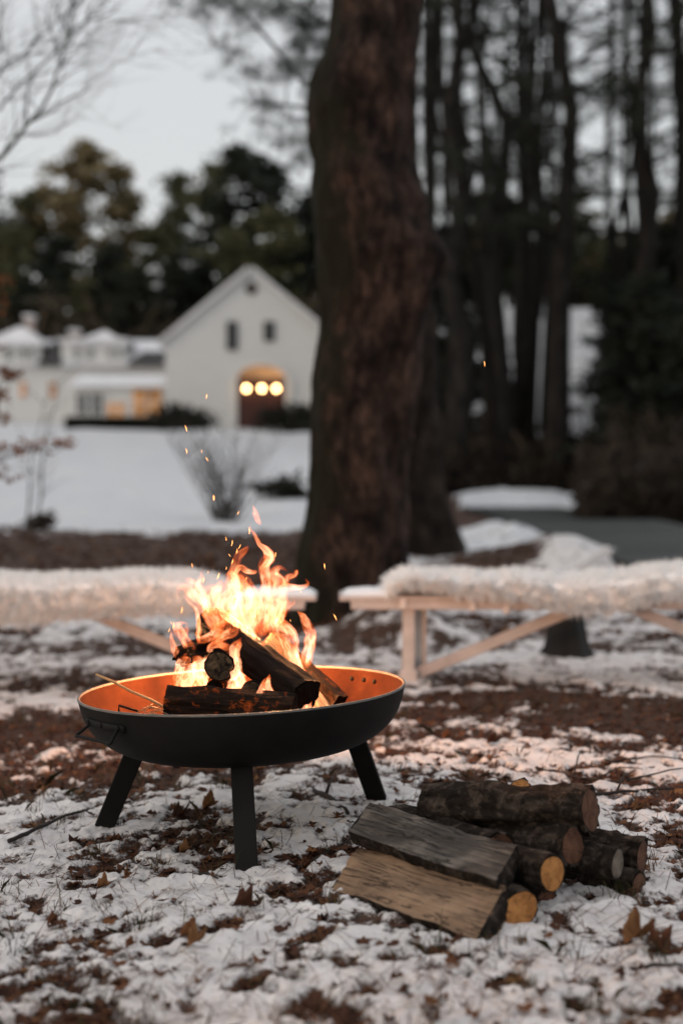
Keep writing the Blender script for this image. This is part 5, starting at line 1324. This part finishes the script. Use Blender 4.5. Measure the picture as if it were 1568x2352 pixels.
# coppery-leaved young beech at the left edge
bb = P(-60, 1250, 12.5); bb.z = gzt(bb.x, 12.5)
root = empty('beech_sapling', bb); tag(root, 'young beech with coppery dead leaves at the left edge', 'sapling')
mb = MB(); tgt = [(-40, 500), (10, 640), (-10, 700)]
mainp = [Vector((0, 0, -.1)) + Vector((.02 * math.sin(q_), 0, q_ * .4)) for q_ in range(9)]
mb.tube(mainp, [.03 * (1 - .1 * q_) for q_ in range(9)], 7)
cls = []
for (ex, ey, nl_) in ((25, 645, 3), (-5, 690, 3), (50, 860, 7), (10, 900, 6), (20, 960, 4), (140, 1018, 4), (90, 1025, 4), (40, 1022, 3), (10, 1092, 5), (-20, 780, 5), (-20, 850, 6)):
    e_ = P(ex, ey, 12.5 + random.uniform(-.4, .4)) - bb; s_ = min(mainp, key=lambda q_: abs(q_.z - (e_.z - .15))); mid = s_.lerp(e_, .55) + Vector((0, 0, .04))
    mb.tube([s_, mid, e_], [.010, .006, .002], 5)
    for k in range(nl_): cls.append((*(mid.lerp(e_, random.uniform(.2, 1.05)) + Vector((random.gauss(0, .02), random.gauss(0, .04), random.gauss(0, .015)))), .10))
mb.build('trunk', M['palebark'], root, smooth=True)
V, Fq, t = crown_mesh(cls, 7, .026, .55); link('leaves', npmesh('leaves', V, Fq, {'tint': t}), M['beech'], root, smooth=False)

# bare tree whose branches reach in at the upper left
def bare_tree():
    d = 11.5; rs = random.Random(12); bb = P(-420, 1300, d); bb.z = gzt(bb.x, d)
    root = empty('bare_tree', bb); tag(root, 'leafless tree reaching thin branches into the upper left sky', 'tree')
    mb = MB(); tr = [P(-420, 1400, d), P(-400, 1000, d), P(-330, 700, d), P(-150, 480, d)]
    tr = [Vector((p.x, p.y, max(p.z, bb.z - .1))) for p in tr]
    mb.tube([Vector(v) - bb for v in catm([tuple(q) for q in tr], 5)], [.13 - .005 * q for q in range(16)], 10)
    mb.build('trunk', M['palebark'], root, smooth=True)
    mb = MB()
    mains = [([(-150, 480), (0, 358), (45, 305), (88, 255), (120, 195), (141, 130), (160, 60), (172, -10), (180, -120)], 11),
             ([(-150, 480), (-60, 330), (0, 245), (40, 200), (110, 135), (175, 65), (230, 10), (260, -60)], 8),
             ([(-150, 480), (-60, 290), (0, 165), (60, 120), (85, 90), (160, 20), (190, -60)], 8),
             ([(60, 285), (110, 250), (180, 215), (240, 165), (300, 130), (380, 110)], 4),
             ([(128, 160), (180, 110), (220, 70), (290, 45), (370, 35), (440, 35)], 4),
             ([(0, 165), (60, 130), (100, 118), (180, 100), (260, 90)], 4),
             ([(-20, 130), (0, 108), (0, 60), (10, 0)], 7), ([(88, 255), (60, 220), (0, 180), (-40, 160)], 3),
             ([(141, 130), (120, 80), (110, 30), (125, -40)], 4), ([(45, 305), (110, 310), (190, 250), (250, 190)], 2.5)]
    def pxw(q, dd): return P(q[0], q[1], dd)
    for mi_, (pl, wpx) in enumerate(mains):
        dd = d + (mi_ % 3 - 1) * .5 * (mi_ > 2)
        p3 = [pxw(q, d + (dd - d) * i_ / len(pl)) - bb for i_, q in enumerate(pl)]
        cp = [Vector(v) for v in catm([tuple(v) for v in p3], 5)]; n_ = len(cp); r0 = wpx / 2 / F * d
        cp = [v + Vector((rs.gauss(0, .006), rs.gauss(0, .01), rs.gauss(0, .006))) for v in cp]
        mb.tube(cp, [r0 * (1 - .75 * q / n_) for q in range(n_)], 6)
        for j in range(n_ // 2 + 3):
            i_ = rs.randint(2, n_ - 2); s_ = cp[i_]; tg = (cp[i_ + 1] - cp[i_ - 1]).normalized(); sd = Vector((tg.z, 0, -tg.x)) * rs.choice((-1, 1))
            l_ = rs.uniform(.25, .8); lp = limb_path(s_, tg + sd * rs.uniform(.4, .9) + Vector((0, rs.gauss(0, .4), 0)), l_, 6, .1, 0, rs)
            mb.tube(lp, [r0 * .38 * (1 - .13 * q) for q in range(7)], 4)
            for jj in range(2):
                s2 = lp[rs.randint(2, 5)]; l2 = limb_path(s2, tg + sd * rs.uniform(-.6, .9), l_ * .5, 4, .12, 0, rs); mb.tube(l2, [r0 * .2 * (1 - .18 * q) for q in range(5)], 3)
    mb.build('branches', M['palebark'], root, smooth=True)
bare_tree()
# pine with low hanging sprays beside the big trunk, upper middle
def spray_pine():
    d = 15.5; bb = P(860, 1300, d); bb.z = gzt(bb.x, d) - .2
    root = empty('pine_tree', bb); tag(root, 'pine hidden behind the big trunk, its needle sprays hanging left against the sky', 'tree')
    mb = MB(); mb.tube([Vector((0, 0, z_)) for z_ in np.linspace(0, 11, 9)], [.2 - .012 * q for q in range(9)], 10); mb.build('trunk', M['greybark'], root, smooth=True)
    rs = random.Random(4); mb = MB(); cls = []
    limbs = [([(860, -200), (760, -60), (700, 20)], [(560, 5, 12), (600, 30, 14), (640, 30, 12), (690, 40, 18), (720, 60, 18), (735, 100, 18)]),
             ([(860, 300), (760, 230), (700, 190), (650, 130), (590, 60), (545, 15), (500, -30), (430, -60)], [(548, 8, 18), (520, 0, 14), (470, 3, 14), (500, 25, 10), (440, -5, 10), (655, 150, 12), (700, 150, 18), (720, 110, 18), (690, 100, 14), (560, 75, 8), (540, 90, 7)]),
             ([(860, 420), (770, 300), (700, 250), (640, 240), (590, 238)], [(590, 236, 12), (615, 240, 10), (560, 170, 9), (530, 130, 8), (640, 165, 10), (600, 160, 7), (680, 160, 12), (650, 300, 8), (610, 290, 5), (690, 320, 11), (700, 280, 12), (640, 330, 7), (540, 290, 4), (500, 160, 5)]),
             ([(860, 130), (760, 60), (680, 10), (640, -40)], [(650, 20, 14), (630, 5, 16), (740, 20, 20), (740, 150, 16), (725, 190, 14), (735, 230, 12), (700, 60, 14), (690, 80, 14), (715, 330, 12), (700, 350, 10), (720, 380, 12)])]
    for pl, tufts in limbs:
        cp = [Vector(v) for v in catm([tuple(P(q[0], q[1], d - .3 * i_ / len(pl)) - bb) for i_, q in enumerate(pl)], 5)]; n_ = len(cp)
        mb.tube(cp, [.03 * (1 - .8 * q / n_) for q in range(n_)], 6)
        for (tx, ty, num) in tufts:
            c = P(tx, ty, d + rs.uniform(-.8, .5)) - bb; near_ = min(cp, key=lambda q: (q - c).length)
            mb.tube([near_, near_.lerp(c, .5) + Vector((0, 0, .05)), c], [.008, .005, .003], 4)
            for k in range(int(num * .7)): cls.append((c.x + rs.gauss(0, .11), c.y + rs.gauss(0, .15), c.z + rs.gauss(0, .045), .12))
    mb.build('branches', M['greybark'], root, smooth=True)
    V, Fq, t = crown_mesh(cls, 26, .045, .05); link('needles', npmesh('needles', V, Fq, {'tint': t * .8}), M['darkneedles'], root, smooth=False)
spray_pine()

# ------------------------------------------------------------------ barn
def quadpart(name, pts_, m_, parent, thick=None):
    mb = MB()
    mb.add(pts_, [tuple(range(len(pts_)))]); return mb.build(name, m_, parent)
bd = 70.0; pm = bd / F; bzc = gzt(P(575, 985, bd).x, bd)
def bp(px, py, dy=0.): return P(px, py, bd) + Vector((0, dy, 0))
bo = P(575, 985, bd); bo.z -= .3
barn = empty('barn', bo); tag(barn, 'large white gabled barn with three glowing lamps in its doorway', 'barn')
def local(p_): return p_ - bo
apex = local(bp(575, 622)); eL = local(bp(380, 782)); eR = local(bp(770, 782)); bL = local(bp(380, 990)); bR = local(bp(770, 990)); bL.z = bR.z = -.3
mb = MB(); dep = 13
fr = [bL, bR, eR, apex, eL]; bk = [v + Vector((0, dep, 0)) for v in fr]
mb.add(fr + bk, [(0, 1, 2, 3, 4), (9, 8, 7, 6, 5), (0, 5, 6, 1), (1, 6, 7, 2), (0, 4, 9, 5)])
mb.build('wall', M['clapboard'], barn)
for s_, e_ in ((-1, eL), (1, eR)):
    mb = MB(); sl = (e_ - apex).normalized(); nrm = Vector((-sl.z * s_, 0, sl.x * s_)).normalized()
    if nrm.z < 0: nrm = -nrm
    a0 = apex + nrm * .02 + Vector((0, -.35, 0)); b0 = e_ + sl * .4 + nrm * .02 + Vector((0, -.35, 0))
    vs = [a0, b0, b0 + nrm * .18, a0 + nrm * .18 + Vector((0, 0, .03))]; vs += [v + Vector((0, dep + .7, 0)) for v in vs]
    mb.add(vs, [(0, 1, 2, 3), (7, 6, 5, 4), (0, 4, 5, 1), (1, 5, 6, 2), (2, 6, 7, 3), (3, 7, 4, 0)]); mb.build('roof', M['roofsnow'], barn)
def window(px0, px1, py0, py1, parent, origin, d_, glass='glassdark', frame='trim', fw=.08, shutters=False):
    a_ = P(px0, py1, d_) - origin; b_ = P(px1, py0, d_) - origin
    w_ = b_.x - a_.x; h_ = b_.z - a_.z; cx_ = (a_.x + b_.x) / 2; cz_ = (a_.z + b_.z) / 2; y_ = d_ - origin.y
    mb = MB()
    for s_ in (-1, 1):
        mb.box((cx_ + s_ * (w_ / 2 + fw / 2), y_ - .04, cz_), (fw, .10, h_ + 2 * fw)); mb.box((cx_, y_ - .042, cz_ + s_ * (h_ / 2 + fw / 2)), (w_, .10, fw))
    mb.box((cx_, y_ - .03, cz_), (.05, .05, h_)); mb.box((cx_, y_ - .033, cz_), (w_, .05, .05))
    f_ = mb.build('window', M[frame], parent)
    mb = MB(); mb.box((cx_, y_ - .012, cz_), (w_, .02, h_)); mb.build('pane', M[glass], f_)
    if shutters:
        for s_ in (-1, 1):
            mb = MB(); mb.box((cx_ + s_ * (w_ / 2 + fw + .18), y_ - .035, cz_), (.32, .05, h_ + .1)); mb.build('shutter', M['shutter'], f_)
    return f_
window(524, 542, 742, 800, barn, bo, bd, frame='shutter'); window(609, 627, 742, 780, barn, bo, bd, frame='shutter')
mb = MB(); c_ = local(bp(577, 662, -.02)); mb.tube([c_ + Vector((0, .0, 0)), c_ + Vector((0, -.06, 0))], .30, 20); vt = mb.build('gable_vent', M['split_grey'], barn)
# doorway
c0 = local(bp(545, 985)); c1 = local(bp(655, 868)); c0.z = -.2
mb = MB(); dw = c1.x - c0.x; dh = c1.z - c0.z; dcx = (c0.x + c1.x) / 2
mb.box((dcx, -.03, c0.z + dh / 2), (dw, .05, dh)); dr_ = mb.build('door', M['reddoor'], barn)
mb = MB(); mb.box((dcx, -.07, c0.z + dh / 2), (.06, .04, dh)); mb.build('door_post', M['shutter'], dr_)
mb = MB()
n_ = 16; arc = [(dcx + dw / 2 * math.cos(math.pi * k / n_), c1.z + .62 * math.sin(math.pi * k / n_)) for k in range(n_ + 1)]
mb.add([(x_, -.05, z_) for x_, z_ in arc] + [(x_, 0, z_) for x_, z_ in arc], [tuple(range(n_ + 1))] + [(k, k + 1, n_ + 2 + k, n_ + 1 + k) for k in range(n_)])
mb.build('fanlight', M['warmwin'], barn)
mb = MB()
for k in range(n_):
    x0_, z0_ = arc[k]; x1_, z1_ = arc[k + 1]; mb.beam((x0_ * 1.0, -.07, z0_ + .08), (x1_, -.07, z1_ + .08), .14, .16, 0)
for s_ in (-1, 1): mb.box((dcx + s_ * (dw / 2 + .16), -.08, c0.z + dh / 2), (.30, .16, dh))
mb.build('door_surround', M['trim'], barn)
for px in (567, 602, 635):
    c_ = local(bp(px, 893, -.35)); r_ = .115
    mb = MB(); mb.tube([c_ + Vector((0, 0, z_)) for z_ in (-r_, -r_ * .7, 0, r_ * .7, r_)], [.01, r_ * .7, r_, r_ * .7, .01], 14); lp_ = mb.build('lamp', M['lampglow'], barn, smooth=True)
    mb = MB(); mb.tube([c_ + Vector((0, 0, r_)), c_ + Vector((0, .1, r_ + .12)), c_ + Vector((0, .3, r_ + .14))], .015, 6); mb.build('bracket', M['shutter'], lp_)
for px in (567, 602, 635):
    pass
# ------------------------------------------------------------------ low house
hd_ = 80.0; ho = P(100, 970, hd_); ho.z -= .3
house = empty('farmhouse', ho); tag(house, 'long low white farmhouse with snowy roof, dormers and two chimneys', 'house')
def hp(px, py, dy=0.): return P(px, py, hd_) - ho + Vector((0, dy, 0))
x0_, x1_ = hp(-260, 900).x, hp(382, 900).x; zt_ = hp(0, 842).z; zr_ = hp(0, 764).z
mb = MB(); mb.box(((x0_ + x1_) / 2, 4, zt_ / 2 - .2), (x1_ - x0_, 8, zt_ + .4)); mb.build('wall', M['clapboard'], house)
mb = MB(); vs = [Vector((x0_ - .3, -.4, zt_)), Vector((x1_ + .3, -.4, zt_)), Vector((x1_ + .3, 4, zr_)), Vector((x0_ - .3, 4, zr_)), Vector((x1_ + .3, 8.4, zt_)), Vector((x0_ - .3, 8.4, zt_))]
mb.add(vs, [(0, 1, 2, 3), (3, 2, 4, 5), (0, 3, 5), (1, 4, 2)]); mb.build('roof', M['roofsnow'], house)
# long dormer fronts
for (a_, b_, t_, lo_) in ((-140, 92, 790, 836), (140, 285, 784, 836)):
    p0 = hp(a_, lo_); p1 = hp(b_, t_); mb = MB(); mb.box(((p0.x + p1.x) / 2, 1.6, (p0.z + p1.z) / 2), (p1.x - p0.x, 3.0, p1.z - p0.z)); dm = mb.build('dormer', M['clapboard'], house)
    mb = MB(); mb.box(((p0.x + p1.x) / 2, 1.7, p1.z + .09), (p1.x - p0.x + .4, 3.5, .18)); mb.build('dormer_roof', M['roofsnow'], dm)
for (a_, b_) in ((12, 28), (46, 60), (68, 80), (172, 184), (200, 214), (248, 258), (268, 278)):
    window(a_, b_, 800, 824, house, ho, hd_ + .1, fw=.06)
# snowy pitched cross roofs over the dormers
for (a_, c_, b_, yp) in ((-60, 35, 108, 742), (150, 232, 300, 752)):
    l0, l1, pk = hp(a_, 792), hp(b_, 792), hp(c_, yp); mb = MB(); vs = [l0 + Vector((0, -.2, 0)), l1 + Vector((0, -.2, 0)), pk + Vector((0, 1.4, 0))]; vs += [v + Vector((0, 3.0, 0)) for v in vs]
    mb.add(vs, [(0, 1, 2), (5, 4, 3), (0, 2, 5, 3), (1, 4, 5, 2)]); mb.build('cross_roof', M['roofsnow'], house)
# dark valley gable, dark roof part
mb = MB(); a_, b_, c_ = hp(88, 838), hp(142, 838), hp(126, 758); mb.add([a_ + Vector((0, -.5, 0)), b_ + Vector((0, -.5, 0)), c_ + Vector((0, 1.6, 0)), a_ + Vector((0, 4, 0)), b_ + Vector((0, 4, 0))], [(0, 1, 2), (0, 2, 3), (1, 4, 2)]); mb.build('valley_roof', M['roofdark'], house)
mb = MB(); a_, b_ = hp(292, 838), hp(380, 790); mb.add([Vector((a_.x, -.45, a_.z)), Vector((b_.x, -.45, a_.z)), Vector((b_.x, 2.6, b_.z)), Vector((a_.x + .8, 2.6, b_.z))], [(0, 1, 2, 3)]); mb.build('shingle_patch', M['roofdark'], house)
for (px, w_, yt, yb) in ((40, 17, 716, 775), (147, 18, 750, 790)):
    a_ = hp(px - w_ / 2, yb); b_ = hp(px + w_ / 2, yt); mb = MB(); mb.box(((a_.x + b_.x) / 2, 3.2, (a_.z + b_.z) / 2), (b_.x - a_.x, .8, b_.z - a_.z)); ch = mb.build('chimney', M['brickc'], house)
    mb = MB(); mb.box(((a_.x + b_.x) / 2, 3.2, b_.z + .08), (b_.x - a_.x + .2, 1.0, .16)); mb.build('chimney_cap', M['snow'], ch)
for (a_, b_, gl) in ((46, 62, 'warmwin2'), (112, 130, 'warmwin2'), (176, 190, 'glassdark'), (-20, -4, 'glassdark')):
    window(a_, b_, 878, 912, house, ho, hd_, glass=gl)
# glazed porch
po = P(270, 968, 76.0); po.z -= .2
porch = empty('glazed_porch', po); tag(porch, 'low glazed porch with warm orange windows between farmhouse and barn', 'porch')
def pp(px, py): return P(px, py, 76.0) - po
a_, b_ = pp(168, 968), pp(384, 885); W_ = b_.x - a_.x
mb = MB(); mb.box(((a_.x + b_.x) / 2, 2.0, b_.z / 2 - .2), (W_, 3.9, b_.z + .4)); mb.build('wall', M['trim'], porch)
mb = MB(); mb.add([(a_.x - .2, -.3, b_.z), (b_.x + .1, -.3, b_.z), (b_.x + .1, 3.5, b_.z + .85), (a_.x - .2, 3.5, b_.z + .85), (a_.x - .2, -.3, b_.z - .1), (b_.x + .1, -.3, b_.z - .1)], [(0, 1, 2, 3), (4, 5, 1, 0)]); mb.build('roof', M['roofsnow'], porch)
for (x0p, x1p, y0p, y1p, gl) in ((176, 200, 905, 950, 'glassdark'), (210, 236, 905, 950, 'glassdark'), (246, 286, 925, 958, 'warmwin'), (305, 372, 893, 955, 'warmwin')):
    window(x0p, x1p, y0p, y1p, porch, po, 76.0, glass=gl, fw=.05)
for (px, py, d, lb) in ((620, 1040, 0, ''),): pass
